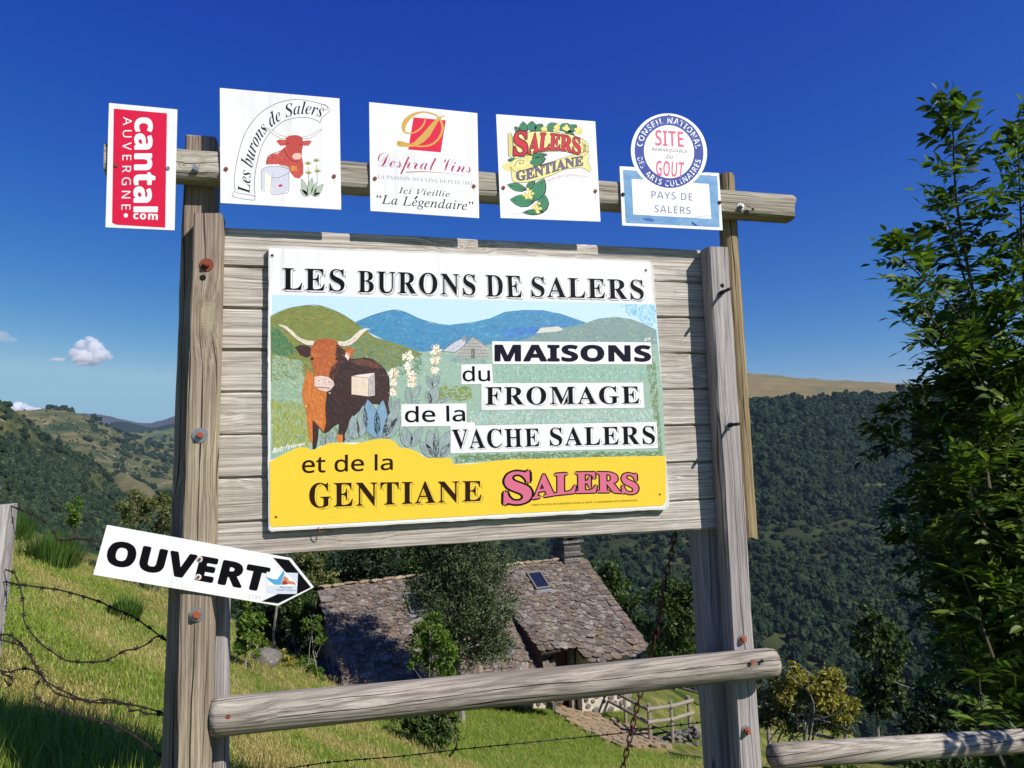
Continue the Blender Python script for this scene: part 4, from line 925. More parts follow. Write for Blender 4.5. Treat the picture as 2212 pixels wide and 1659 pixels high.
for P, base_, cols in (([(315, 412), (370, 388), (440, 395), (478, 420), (472, 500), (430, 517), (370, 490)], (62, 36, 30), DK), ([(790, 430), (850, 405), (905, 440), (880, 490), (850, 512), (810, 470)], (176, 92, 50), HD)):
    fill(mb, ZE(P), A1 - 10.6 * L, lin(base_)); brush(mb, ZE(P), cols, 60, 9, 1.4, .4, A1 - 11 * L)
fill(mb, ZE([(815, 462), (850, 450), (845, 520), (835, 542), (805, 500)]), A1 - 11.2 * L, lin((232, 206, 196)))
for P in ([(150, 192), (190, 192), (240, 210), (295, 255), (335, 300), (385, 330), (440, 347), (508, 348), (502, 392), (430, 388), (358, 352), (300, 305), (245, 250), (195, 215)], [(735, 352), (800, 357), (860, 330), (900, 290), (950, 246), (1000, 228), (1060, 232), (1012, 246), (965, 290), (915, 348), (862, 388), (800, 402), (745, 392)]):
    fill(mb, ZE(P), A1 - 11 * L, lin((226, 216, 200))); brush(mb, ZE(P), [(240, 234, 222), (196, 184, 166), (226, 216, 200), (176, 150, 128)], 90, 8, 1.4, .5, A1 - 11.4 * L, .5)
head = ZE([(500, 372), (540, 342), (610, 325), (680, 335), (735, 372), (765, 412), (812, 450), (806, 492), (778, 505), (765, 560), (745, 640), (722, 700), (690, 745), (510, 700), (500, 640), (480, 560), (468, 480), (475, 420)])
fill(mb, head, A1 - 12 * L, lin((172, 88, 44))); hc = ZE([(620, 480)])[0]
brush(mb, head, HD, 520, 10, 1.7, lambda Q: np.arctan2(Q[:, 1] - hc[1], Q[:, 0] - hc[0]), A1 - 12.4 * L, .35)
hd = ZE([(725, 380), (765, 412), (812, 450), (806, 492), (778, 505), (765, 560), (745, 640), (722, 700), (695, 742), (640, 690), (672, 600), (735, 545), (700, 480)])
fill(mb, hd, A1 - 12.5 * L, lin((48, 28, 24))); brush(mb, hd, DK, 220, 10, 1.8, 1.2, A1 - 12.8 * L, .4)
brush(mb, ZE([(480, 330), (560, 330), (720, 345), (735, 400), (620, 410), (500, 400)]), [(150, 66, 30), (190, 96, 44)], 110, 6, 1.6, 0, A1 - 12.8 * L, 1.2)
mz = ZE([(508, 702), (560, 690), (640, 702), (692, 742), (700, 782), (662, 830), (622, 846), (560, 828), (508, 792)])
fill(mb, mz, A1 - 13 * L, lin((226, 196, 184))); brush(mb, mz, [(236, 212, 202), (206, 166, 156), (240, 226, 218), (180, 140, 130)], 110, 7, 2, .2, A1 - 13.4 * L, .8)
for P in ([(512, 800), (580, 806), (660, 812)], [(545, 735), (555, 745)], [(640, 745), (655, 752)]): ribbon(mb, ZE(P), 2.0, A1 - 13.8 * L, lin((110, 74, 66)))
for c in ((484, 526), (728, 524)):
    disc(mb, ZE([c])[0], 4.4, A1 - 13.6 * L, lin((90, 44, 24)), 12, .7); disc(mb, ZE([c])[0], 2.6, A1 - 13.9 * L, lin((24, 14, 12)), 10)
for P, c in (([(868, 695), (1038, 712), (1032, 893), (868, 872)], (226, 206, 182)), ([(1038, 712), (1095, 660), (1098, 882), (1032, 893)], (196, 186, 182)), ([(868, 695), (930, 680), (1095, 660), (1038, 712)], (236, 214, 208))):
    fill(mb, ZE(P), A1 - 10.6 * L, lin(c)); ribbon(mb, ZE(P + [P[0]]), .9, A1 - 11.2 * L, lin((110, 92, 84)), 1)
brush(mb, ZE([(1042, 715), (1092, 668), (1095, 878), (1036, 888)]), [(120, 106, 112), (216, 206, 206), (150, 134, 140)], 90, 4, 1.6, 1, A1 - 11 * L, 1)
brush(mb, ZE([(875, 702), (1030, 716), (1026, 886), (872, 866)]), [(232, 214, 194), (216, 196, 170)], 60, 10, 4, .1, A1 - 11 * L, .6, .04)
fill(mb, ZE([(725, 1262), (782, 1266), (786, 1340), (730, 1336)]), A1 - 10.2 * L, lin((206, 120, 50)))
for tip, bs, wd, cc in (((1025, 920), (1100, 1300), 160, BLU), ((1175, 925), (1140, 1300), 130, BLU), ((985, 975), (960, 1290), 110, GRY), ((880, 1075), (900, 1310), 110, GRY), ((1340, 940), (1180, 1300), 100, GRY), ((1352, 1090), (1200, 1300), 110, GRY), ((812, 1240), (850, 1330), 60, GRY), ((590, 1290), (600, 1370), 50, GRY), ((690, 1240), (620, 1360), 60, GRY),
                        ((1390, 1190), (1420, 1390), 120, GRY), ((1560, 1190), (1450, 1380), 90, GRY), ((1700, 1190), (1690, 1490), 60, GRY), ((1620, 1215), (1690, 1490), 120, GRY), ((1825, 1230), (1710, 1490), 120, GRY), ((1535, 1330), (1660, 1490), 90, GRY), ((1830, 1350), (1740, 1490), 80, GRY)):
    lens(ZE, tip, bs, wd, A1 - 14 * L, cc, 50)
sgn = 'Haite Fontanges'
letters(mb, sgn, 'script', *quad(ZE([(95, 1395), (412, 1318), (414, 1385), (98, 1478)])), A1 - 14 * L, .012, col=lin((236, 238, 236)))
ribbon(mb, ZE([(85, 1432), (200, 1390), (330, 1365)]), 1.2, A1 - 14 * L, lin((236, 238, 236)))
mb.build('painting', M_PAINT, tp)
# yellow band
yel = np.vstack([ZE([(72, 1530), (150, 1484), (270, 1424), (330, 1398), (385, 1387), (430, 1392), (482, 1418), (560, 1387), (650, 1347), (760, 1346), (890, 1357), (960, 1342), (1100, 1312), (1190, 1304), (1235, 1308), (1292, 1338), (1340, 1392), (1430, 1402), (1510, 1432), (1560, 1470), (1600, 1492), (1842, 1492), (1862, 1552), (1900, 1556)]),
                 ZF([(600, 1025), (720, 1010), (800, 1001), (900, 991), (1200, 985), (1500, 975), (1800, 968), (2050, 965)]), [(1439, 1082), (1433, 1092), (1100, 1110), (588, 1139), (583, 1133)]])
mb = MB(); fill(mb, yel, A1 - 16 * L); mb.build('yellow_band', M_YELLOW, tp)
# white patches under the words
mb = MB()
for k, P in enumerate(([(770, 120), (1942, 128), (1952, 290), (775, 288)], [(543, 291), (770, 289), (779, 432), (545, 437)], [(692, 430), (1885, 425), (1894, 610), (692, 628)], [(102, 585), (583, 578), (583, 745), (102, 748)], [(465, 745), (1985, 715), (1994, 908), (465, 946)], [(465, 760), (580, 720), (645, 716), (645, 770)])):
    mb = MB(); fill(mb, ZF(P), A1 - (17 + .3 * k) * L); mb.build('white_patch', M_WHITE, tp)
T1 = A1 - 20 * L
def fancy(name, items, mat, back, Zf):
    """inline-shadowed display capitals: a thin dark outline set down and to the right behind the solid letter"""
    for body, q in items:
        a, w_, d_ = MB(), MB(), MB()
        B, T_ = quad(Zf(q))
        letters(a, body, 'serif', B, T_, T1, -.004, (.07, -.055), space=1.13); letters(w_, body, 'serif', B, T_, T1 - L, -.015, (.07, -.055), space=1.13)
        letters(w_, body, 'serif', B, T_, T1 - 2 * L, bold=.022, space=1.13); letters(d_, body, 'serif', B, T_, T1 - 3 * L, .003, space=1.13)
        a.build('letter_shadow', M_SHADE if mat is M_BLACK else M_OCHRE, tp); w_.build('letter_gap', back, tp); d_.build(name, mat, tp)
fancy('title_lettering', [('LES', [(108, 147), (440, 157), (440, 278), (108, 269)]), ('BURONS', [(512, 162), (1142, 184), (1142, 299), (512, 283)]), ('DE', [(1197, 187), (1385, 193), (1392, 309), (1200, 302)]), ('SALERS', [(1442, 195), (2040, 213), (2046, 322), (1442, 306)])], M_BLACK, M_WHITE, ZD)
fancy('word_lettering', [('FROMAGE', [(722, 455), (1852, 450), (1858, 582), (722, 592)]), ('VACHE', [(472, 768), (1118, 760), (1122, 898), (480, 918)]), ('SALERS', [(1196, 756), (1968, 742), (1974, 880), (1198, 894)])], M_BLACK, M_WHITE, ZF)
fancy('band_lettering', [('GENTIANE', [(668 * S, 1043 * S), (1040 * S, 1038 * S), (1040 * S, 1083 * S), (668 * S, 1098 * S)])], M_BROWN, M_YELLOW, lambda P: np.asarray(P, float) / S)
mb = MB(); letters(mb, 'MAISONS', 'sansb', *quad(ZF([(795, 147), (1935, 152), (1938, 268), (795, 266)])), T1, bold=.028, space=1.05); mb.build('word_lettering', M_NAVY, tp)
mb = MB()
letters(mb, 'du', 'sans', *quad(ZF([(555, 306), (752, 303), (756, 414), (556, 416)])), T1, bold=.012); mb.build('word_lettering', M_BLACK, tp); mb = MB(); letters(mb, 'de la', 'sans', *quad(ZF([(130, 600), (568, 594), (572, 710), (130, 718)])), T1, bold=.012)
mb.build('word_lettering', M_BLACK, tp)
mb = MB(); letters(mb, 'et de la', 'sans', *quad([(653, 984), (848, 981), (848, 1015), (653, 1022)]), T1, bold=.012); mb.build('band_lettering', M_BROWN, tp); mb = MB()
letters(mb, "L'ABUS D'ALCOOL EST DANGEREUX POUR LA SANTE. A CONSOMMER AVEC MODERATION.", 'sansb', *quad(ZF([(1058, 1320), (1845, 1286), (1845, 1299), (1058, 1334)])), T1, -.012)
mb.build('band_lettering', M_BROWN, tp)
o_, r_ = MB(), MB()
for off, m_, yy in ((.062, o_, 0), (.018, r_, 1)):
    letters(m_, 'S', 'serif', *quad(ZF([(868, 1088), (1052, 1082), (1058, 1312), (862, 1318)])), T1 - yy * L, bold=off)
    letters(m_, 'ALERS', 'serif', ZF([(1072, 1284), (1240, 1254), (1420, 1236), (1640, 1234), (1848, 1248)]), ZF([(1072, 1112), (1240, 1096), (1400, 1086), (1600, 1084), (1840, 1100)]), T1 - yy * L, bold=off)
o_.build('logo_outline', M_BLACK, tp); r_.build('logo_lettering', M_ROSE, tp)
for px, py in ((588, 552), (1395, 584), (596, 1117), (1425, 1068)):
    dot(px, py, BY - 2 * L, .0085, M_EDGE, 'washer', tp, .0008, 12); dot(px, py, BY - 3 * L, .0045, M_HOLE if py < 600 else M_RUST, 'screw', tp, .0012)
mb = MB(); h = np.array([(688, 1138), (690, 1146), (696, 1150), (701, 1145), (700, 1139)]); tube(mb, onY(smooth_line(h, 4), BY - .006), .0016, 6); mb.build('hook', M_RUST, tp)

# ------------------------------------------------------------------ chain behind the frame
cp = [(1461, 1140), (1449, 1200), (1437, 1255), (1426, 1320), (1414, 1385), (1403, 1430), (1383, 1500), (1366, 1570), (1350, 1640), (1338, 1690)]
yy = np.linspace(.16, .55, len(cp)); cpt = smooth_line(np.array([y1(p[0], p[1], y) for p, y in zip(cp, yy)]), 12)
tc = thing('chain', 'rusty red iron chain hanging behind the planks and the log rail', 'chain', tuple(cpt[-1]))
lk = MB(); th = np.arange(14) * 2 * math.pi / 14
tube(lk, np.c_[0.0095 * np.cos(th), np.zeros(14), 0.019 * np.sin(th) + 0.006 * np.sign(np.sin(th))], .0034, 6, False)
n_ = 14; lk.F += [tuple([13 * 6 + j, 13 * 6 + (j + 1) % 6, (j + 1) % 6, j]) for j in range(6)]
lkme = rawmesh('link', np.vstack(lk.V), lk.F, M_CHAIN, True)
dl = np.r_[0, np.cumsum(np.linalg.norm(np.diff(cpt, axis=0), axis=1))]; i = 0
for s in np.arange(.012, dl[-1], .036):
    p = np.array([np.interp(s, dl, cpt[:, k]) for k in range(3)]); q = np.array([np.interp(s + .01, dl, cpt[:, k]) for k in range(3)])
    u, v, d_ = frame(q - p); a = (i % 2) * math.pi / 2 + RNG.normal(.5, .12)
    xx = u * math.cos(a) + v * math.sin(a); yv = np.cross(d_, xx)
    M = Matrix([[xx[k], yv[k], d_[k], p[k]] for k in range(3)] + [[0, 0, 0, 1]]); inst('link', lkme, M, tc); i += 1

# ------------------------------------------------------------------ barbed wire
bm_ = MB()
for k in range(2):
    a = k * 1.57
    for sgn_ in (-1, 1):
        tube(bm_, [(sgn_ * .001, 0, 0), (sgn_ * .004, .006 * math.cos(a), .006 * math.sin(a)), (sgn_ * .004 + .003, .016 * math.cos(a + sgn_), .016 * math.sin(a + sgn_))], [.0016, .0016, .0004], 4)
tube(bm_, [(-.006, 0, 0), (.006, 0, 0)], .0042, 6)
barb_me = rawmesh('barb', np.vstack(bm_.V), bm_.F, M_DRUST)
def wire(label, P, Ya, Yb, pitch=.05, r=.0021):
    P = np.asarray(P, float); yy = np.linspace(Ya, Yb, len(P)); Q = smooth_line(np.array([y1(p[0], p[1], y) for p, y in zip(P, yy)]), 8)
    t_ = thing('barbed_wire', label, 'barbed wire', tuple(Q[np.argmin(Q[:, 2])]), 'strands of barbed wire')
    mb = MB(); fr = np.linspace(0, 1, len(Q) * 3); dl = np.r_[0, np.cumsum(np.linalg.norm(np.diff(Q, axis=0), axis=1))]
    R_ = np.array([np.interp(fr * dl[-1], dl, Q[:, k]) for k in range(3)]).T
    for ph in (0, math.pi):
        tw = R_.copy(); an = fr * dl[-1] / .018 * 2 * math.pi + ph; tw[:, 1] += .0016 * np.cos(an); tw[:, 2] += .0016 * np.sin(an); tube(mb, tw, r * .75, 5)
    mb.build('strand', M_DRUST, t_)
    for s in np.arange(pitch * .6, dl[-1], pitch):
        s += RNG.normal(0, pitch * .06); p = np.array([np.interp(s, dl, Q[:, k]) for k in range(3)]); q = np.array([np.interp(s + .01, dl, Q[:, k]) for k in range(3)])
        u, v, d_ = frame(q - p + 1e-6); a = RNG.uniform(0, 6.28); yv = u * math.cos(a) + v * math.sin(a); zv = np.cross(d_, yv)
        inst('barb', barb_me, Matrix([[d_[k], yv[k], zv[k], p[k]] for k in range(3)] + [[0, 0, 0, 1]]), t_)
def zg(P): return ZG(P)
wire('barbed wire from the top of the pale fence post towards the arrow sign', zg([(70, 38), (130, 62), (200, 92), (280, 132), (340, 215), (352, 240), (410, 250), (460, 241), (540, 245), (620, 265), (760, 320), (900, 350), (1060, 362)]), .2, .06)
wire('barbed wire running straight down across the sunny meadow to the square post', zg([(-60, 495), (45, 510), (130, 525), (250, 540), (380, 560), (500, 592), (620, 630), (700, 670), (820, 720), (900, 775), (950, 810), (1000, 850), (1062, 895)]), .22, .02)
wire('barbed wire hanging in one deep loop across the middle of the meadow', zg([(30, 430), (85, 450), (105, 490), (130, 560), (145, 640), (148, 740), (185, 810), (250, 885), (330, 945), (400, 990), (480, 1003), (560, 1003), (630, 1000), (690, 980), (770, 935), (850, 920), (920, 885), (960, 850), (1000, 848), (1055, 885)]), .2, .03)
wire('upper of two sagging barbed wires twisted together low across the grass', zg([(-60, 838), (0, 835), (40, 830), (80, 850), (130, 890), (170, 940), (210, 1000), (240, 1060), (270, 1110), (340, 1155), (420, 1195), (500, 1230), (570, 1245), (640, 1235), (720, 1245), (800, 1265), (880, 1280), (950, 1300), (1010, 1318)]), .24, .03)
wire('lower of two sagging barbed wires twisted together low across the grass', zg([(-60, 850), (0, 865), (60, 880), (130, 905), (180, 960), (225, 1040), (262, 1080), (290, 1130), (340, 1190), (420, 1220), (510, 1240), (600, 1255), (700, 1255), (780, 1270), (810, 1305), (860, 1300), (900, 1320), (1010, 1330)]), .22, .02)
wire('slack barbed wire dropping into the dark shaded grass by the bottom corner', zg([(-60, 1050), (0, 1055), (60, 1065), (110, 1050), (170, 1045), (220, 1060), (260, 1090), (235, 1130), (215, 1190), (240, 1235), (300, 1270), (370, 1300), (470, 1330), (560, 1355), (650, 1375), (740, 1410), (830, 1460), (920, 1525), (1005, 1590)]), .26, .03)
wire('short curled end of barbed wire beside the shaded grass', zg([(0, 1055), (30, 1085), (60, 1092), (80, 1125), (62, 1145), (35, 1125), (28, 1105)]), .24, .26, .03)
wire('barbed wire stretched through the frame opening under the log rail', [(470, 1690), (600, 1664), (720, 1646), (860, 1634), (1000, 1618), (1120, 1606), (1240, 1594), (1340, 1584), (1420, 1572), (1500, 1562), (1640, 1545)], 1.0, 1.0, .085, .0026)

# pale fence post at the left edge
p = onY([(-22, 1090), (27, 1093), (-48, 1300), (2, 1300)], .22); top = (p[0] + p[1]) / 2; bot = (p[2] + p[3]) / 2; d_ = (bot - top) / (top[2] - bot[2]); end = top + d_ * (top[2] + .2)
tf = thing('fence_post', 'pale weathered square fence post holding the barbed wires', 'fence post', tuple(end))
mb = MB(); prof_bar(mb, end, top, rect_prof(.075, .075, .006), X_, Y_, 24, .002, .004); mb.build('post', W_GREY, tf)
# rail fence at the right
t_ = thing('rail_fence', 'round weathered fence rail lying on a short stump, dappled by leaf shade', 'fence', tuple(y1(1690, 1700, .10)))
r0, r1 = y1(1668, 1634, .06), y1(2330, 1592, .10); mb = MB()
dv = (r1 - r0) / np.linalg.norm(r1 - r0); uu = np.cross(dv, Y_); uu /= np.linalg.norm(uu)
log_bar(mb, r0, r1, round_prof(.047, 30), uu, np.cross(dv, uu), 60); mb.build('rail', W_LOG, t_, smooth=True)
s0 = y1(1672, 1668, .09); mb = MB(); prof_bar(mb, s0 - [0, 0, .8], s0, round_prof(.05, 14), X_, Y_, 10, .003, .006); mb.build('stump', W_ROUND, t_)
s0 = r1 + [-.12, 0.02, -.05]; mb = MB(); prof_bar(mb, s0 - [0, 0, .8], s0, round_prof(.05, 14), X_, Y_, 10, .003, .006); mb.build('stump', W_ROUND, t_)

# ------------------------------------------------------------------ far hills
def hill_mat(name, cols, scale, bands=(1, 1, 1), rock=None):
    m, t, b = newmat(name); v = objvec(t, False)
    n1 = noise(t, mapping(t, v, bands), scale, 6, 0.6, 0.3); n2 = noise(t, v, scale * 7, 6, 0.7)
    k = len(cols) - 1
    c = ramp(t, n1, [(0.32 + 0.36 * i / k, lin(x)) for i, x in enumerate(cols)])
    c = mixc(t, ramp(t, n2, [(0.40, 0.55), (0.58, 0.0)]), c, lin(cols[0]))
    if rock: c = mixc(t, ramp(t, noise(t, v, scale * 2.3, 6, 0.7), [(0.60, 0.0), (0.66, 0.85)]), c, lin(rock))
    t.links.new(c, b.inputs['Base Color']); b.inputs['Roughness'].default_value = 1.0; b.inputs['Specular IOR Level'].default_value = 0.05
    return m
HILLS = {}
def hill(name, rows, mat, nu=120, nv=50, amp=0.0, seed=1, label=None):
    """a hillside lofted through survey rows of (px, py, depth)"""
    G = np.array([deep([(q[0], q[1]) for q in r], np.array([q[2] for q in r], float)) for r in rows])
    nr, ncol = G.shape[:2]
    tu = np.linspace(0, ncol - 1, nu); tv = np.linspace(0, nr - 1, nv)
    def interp(A, t_, ax):
        A = np.moveaxis(A, ax, 0); i = np.clip(t_.astype(int), 0, len(A) - 2); f = (t_ - i).reshape(-1, *([1] * (A.ndim - 1)))
        p0, p1, p2, p3 = A[np.maximum(i - 1, 0)], A[i], A[i + 1], A[np.minimum(i + 2, len(A) - 1)]
        o = 0.5 * (2 * p1 + (p2 - p0) * f + (2 * p0 - 5 * p1 + 4 * p2 - p3) * f ** 2 + (3 * p1 - p0 - 3 * p2 + p3) * f ** 3)
        return np.moveaxis(o, 0, ax)
    Q = interp(interp(G, tu, 1), tv, 0); P = Q.reshape(-1, 3)
    if amp: P = P + np.c_[np.zeros((len(P), 2)), lump(P, 0.9 / (amp * 12), amp, seed)]
    # the back of the hill falls away behind its crest
    back = Q[0].copy(); dirv = back - CAM; dirv[:, 2] = 0; dirv /= np.linalg.norm(dirv, axis=1)[:, None]; ext = np.linalg.norm(Q[0] - Q[-1], axis=1)[:, None]
    back = back + dirv * ext * .5 - np.array([0, 0, 1.0]) * ext * .25
    V = np.vstack([P, back])
    Fc = [(j * nu + i, j * nu + i + 1, (j + 1) * nu + i + 1, (j + 1) * nu + i) for j in range(nv - 1) for i in range(nu - 1)] + [(nv * nu + i, nv * nu + i + 1, i + 1, i) for i in range(nu - 1)]
    o = tag(mk(name, V, Fc, mat, smooth=True), label, kind='structure')
    HILLS[o.name] = P.reshape(nv, nu, 3); return P.reshape(nv, nu, 3)
def pick(G, n, seed):
    r = np.random.default_rng(seed); nv, nu = G.shape[:2]
    A = np.linalg.norm(np.cross(G[1:, :-1] - G[:-1, :-1], G[:-1, 1:] - G[:-1, :-1]), axis=2).ravel(); A /= A.sum()
    k = r.choice(len(A), n, p=A); j, i = k // (nu - 1), k % (nu - 1); a, b_ = r.random((n, 1)), r.random((n, 1))
    return G[j, i] * (1 - a) * (1 - b_) + G[j, i + 1] * a * (1 - b_) + G[j + 1, i] * (1 - a) * b_ + G[j + 1, i + 1] * a * b_
def pxof(P):
    d = np.asarray(P, float) - CAM; z = d @ FWD
    return np.c_[1106 + F * (d @ RGT) / z, 829.5 - F * (d @ UPV) / z]
def mix_rows(cols, *rows): return [[(x, y, d) for x, (y, d) in zip(cols, r)] for r in rows]

PROTO = bpy.data.collections.new('prototypes')          # never linked to the scene: only instanced from
def proto(name, me):
    o = bpy.data.objects.new(name, me); PROTO.objects.link(o); return o
def scatter(name, pts, scale, protos, seed=0, squash=None, tilt=0.0, sel=None):
    """one mass of small growth: copies of a few meshes set on many points"""
    r = np.random.default_rng(seed); n = len(pts)
    c = bpy.data.collections.new(name + '_kinds')
    for o in protos: c.objects.link(o)
    me = bpy.data.meshes.new(name); me.from_pydata(np.asarray(pts, float).tolist(), [], [])
    def attr(k, ty, val):
        a = me.attributes.new(k, ty, 'POINT'); a.data.foreach_set('value' if ty != 'FLOAT_VECTOR' else 'vector', np.asarray(val).ravel())
    sc = np.asarray(scale, float)
    if sc.ndim == 1: sc = np.c_[sc, sc, sc]
    attr('sc', 'FLOAT_VECTOR', sc); attr('rt', 'FLOAT_VECTOR', np.c_[r.normal(0, tilt, (n, 2)), r.uniform(0, 6.283, n)])
    attr('ix', 'INT', (r.integers(0, len(protos), n) if sel is None else sel).astype(np.int32))
    for p in protos:
        for m in p.data.materials:
            if m.name not in [x.name for x in me.materials if x]: me.materials.append(m)
    o = bpy.data.objects.new(name, me); COL.objects.link(o)
    g = bpy.data.node_groups.new(name, 'GeometryNodeTree')
    g.interface.new_socket('Geometry', in_out='INPUT', socket_type='NodeSocketGeometry'); g.interface.new_socket('Geometry', in_out='OUTPUT', socket_type='NodeSocketGeometry')
    gi, go = g.nodes.new('NodeGroupInput'), g.nodes.new('NodeGroupOutput')
    ip, ci = g.nodes.new('GeometryNodeInstanceOnPoints'), g.nodes.new('GeometryNodeCollectionInfo')
    ci.inputs['Collection'].default_value = c; ci.inputs['Separate Children'].default_value = True; ci.inputs['Reset Children'].default_value = True
    ip.inputs['Pick Instance'].default_value = True
    for nm, ty, sock in (('sc', 'FLOAT_VECTOR', 'Scale'), ('rt', 'FLOAT_VECTOR', 'Rotation'), ('ix', 'INT', 'Instance Index')):
        na = g.nodes.new('GeometryNodeInputNamedAttribute'); na.data_type = ty; na.inputs['Name'].default_value = nm
        src = na.outputs['Attribute']
        if sock == 'Rotation':
            er = g.nodes.new('FunctionNodeEulerToRotation'); g.links.new(src, er.inputs[0]); src = er.outputs[0]
        g.links.new(src, ip.inputs[sock])
    g.links.new(gi.outputs[0], ip.inputs['Points']); g.links.new(ci.outputs[0], ip.inputs['Instance']); g.links.new(ip.outputs[0], go.inputs[0])
    md = o.modifiers.new('scatter', 'NODES'); md.node_group = g
    return tag(o, kind='stuff')
IV1, IF1 = ico(1); IV2, IF2 = ico(2); IV3, IF3 = ico(3)
def crown_proto(seed, mat, nb=7, tall=1.0, conic=False):
    r = np.random.default_rng(seed); mb = MB()
    for k in range(nb):
        if conic:
            h = k / nb; c = np.array([r.normal(0, .08), r.normal(0, .08), 0.15 + 1.5 * h]); s = np.array([.62, .62, .42]) * (1.05 - .8 * h)
        else:
            a = r.uniform(0, 6.28); q = r.uniform(.15, .62); c = np.array([q * math.cos(a), q * math.sin(a), r.uniform(.35, 1.05) * tall]); s = np.full(3, r.uniform(.36, .56))
        V = IV3 * s * (1 + lump(IV3 + k * 3, 2.4, .30, seed * 31 + k) + lump(IV3, 7.0, .12, seed * 17 + k))[:, None] + c
        V += r.normal(0, .022, V.shape)
        mb.add(V, IF3)
    tube(mb, [(0, 0, -.6), (0, 0, .5)], [.07, .05], 5)
    return proto('crown', rawmesh('crown', np.vstack(mb.V), mb.F, mat))
M_FLOOR = hill_mat('forest_floor', [(40, 50, 30), (62, 70, 42), (96, 96, 60)], 0.012)
M_PLATEAU = hill_mat('plateau_pasture', [(100, 98, 66), (124, 112, 78), (138, 114, 78), (96, 108, 66), (132, 110, 76)], 0.004, (.5, 1, 9))
cols = [500, 800, 1000, 1200, 1400, 1620, 1800, 2000, 2212, 2700]
top = [(1118, 700), (1095, 760), (1050, 820), (985, 880), (918, 930), (874, 960), (860, 985), (855, 1000), (850, 1000), (840, 1000)]
mid = [(1200, 600), (1190, 630), (1170, 660), (1150, 690), (1120, 700), (1100, 710), (1090, 720), (1085, 730), (1080, 730), (1075, 720)]
low = [(1400, 430), (1400, 440), (1400, 440), (1390, 440), (1390, 440), (1385, 430), (1390, 430), (1395, 430), (1400, 430), (1400, 430)]
bot = [(1900, 300)] * 10
RG = hill('hill', mix_rows(cols, top, mid, low, bot), M_FLOOR, 140, 70, 6.0, 5)
hill('hill', mix_rows([1150, 1400, 1615, 1750, 1900, 2040, 2300, 2700], [(800, 1700), (803, 1700), (806, 1700), (818, 1750), (826, 1800), (831, 1800), (838, 1800), (842, 1800)], [(880, 1300), (862, 1300), (846, 1300), (848, 1300), (849, 1300), (850, 1300), (852, 1300), (855, 1300)], [(1000, 900), (990, 900), (930, 900), (920, 900), (915, 920), (910, 920), (905, 920), (900, 920)]), M_PLATEAU, 90, 30, 2.0, 8)
FC = [crown_proto(k, L_FOREST) for k in range(6)]
pts = pick(RG, 15500, 3); q = pxof(pts)
clear = [[(1640, 1150), (1790, 1150), (1720, 1190), (1650, 1215)], [(1638, 1372), (1705, 1365), (1720, 1400), (1640, 1400)], [(1285, 1172), (1380, 1158), (1372, 1178), (1300, 1192)], [(1790, 1420), (1850, 1415), (1850, 1450), (1800, 1450)]]
keep = (q[:, 1] < 1640) & (q[:, 1] > 840)
for cpl in clear: keep &= ~(inpoly(q, np.array(cpl)) & (RNG.random(len(q)) < .66))
pts, q = pts[keep], q[keep]
big = RNG.uniform(3.8, 8.2, len(pts)) * (1 + lump(pts, .015, .35, 12)) - np.clip((np.abs(q[:, 1] - 1180) < 60) * 3, 0, 3)
scatter('forest', pts + [0, 0, -1.5], np.c_[big, big, big * RNG.uniform(.9, 1.3, len(pts))], FC, 4)
# left side of the valley
M_L1 = hill_mat('wooded_slope', [(34, 46, 28), (48, 60, 36), (84, 88, 52), (116, 108, 70)], 0.014, (1, 1, 1), (150, 138, 118))
M_L2 = hill_mat('pasture_slope', [(44, 58, 36), (78, 86, 52), (118, 108, 72), (58, 74, 42), (128, 114, 78)], 0.009, (1, .6, 2), (150, 138, 122))
M_L3 = hill_mat('valley_field', [(56, 78, 46), (112, 112, 68), (70, 92, 52), (128, 118, 74)], 0.005, (1, .4, 2))
M_L4 = hill_mat('far_ridge', [(58, 60, 62), (80, 78, 74), (66, 68, 64)], 0.0015)
M_L5 = hill_mat('far_wood', [(30, 44, 34), (40, 54, 40), (34, 48, 36)], 0.01)
M_KN = hill_mat('rocky_knoll', [(70, 74, 46), (104, 96, 70), (84, 86, 54)], 0.03, (1, 1, 1), (130, 116, 98))
c1_ = [-320, -100, 0, 40, 90, 170, 215, 260, 320, 420, 620]
L1 = hill('hill', mix_rows(c1_, [(800, 520), (836, 580), (864, 620), (890, 640), (934, 660), (980, 680), (1006, 690), (1066, 700), (1100, 710), (1136, 720), (1190, 740)],
     [(1000, 430), (1020, 450), (1040, 460), (1050, 465), (1070, 470), (1090, 480), (1105, 490), (1130, 500), (1150, 505), (1175, 510), (1215, 520)], [(1500, 230)] * 11), M_L1, 110, 60, 5.0, 11)
c2_ = [-320, -100, 0, 40, 130, 190, 250, 300, 420, 620, 900]
L2 = hill('hill', mix_rows(c2_, [(850, 1500), (868, 1500), (876, 1500), (881, 1520), (882, 1560), (897, 1620), (927, 1700), (951, 1780), (985, 1900), (1030, 2000), (1060, 2000)],
     [(950, 1150), (955, 1150), (960, 1150), (965, 1150), (975, 1180), (985, 1200), (1000, 1250), (1015, 1300), (1050, 1350), (1080, 1350), (1100, 1350)], [(1230, 620)] * 11), M_L2, 110, 50, 8.0, 13)
L3 = hill('hill', mix_rows([100, 250, 300, 340, 420, 620, 1000, 1300], [(945, 2600), (937, 2600), (934, 2600), (930, 2600), (925, 2600), (925, 2700), (950, 2700), (990, 2700)], [(1010, 2000), (1000, 2000), (1000, 2000), (1000, 2000), (1000, 2000), (1010, 2000), (1020, 2000), (1030, 2000)], [(1200, 1100)] * 8), M_L3, 80, 40, 8.0, 17)
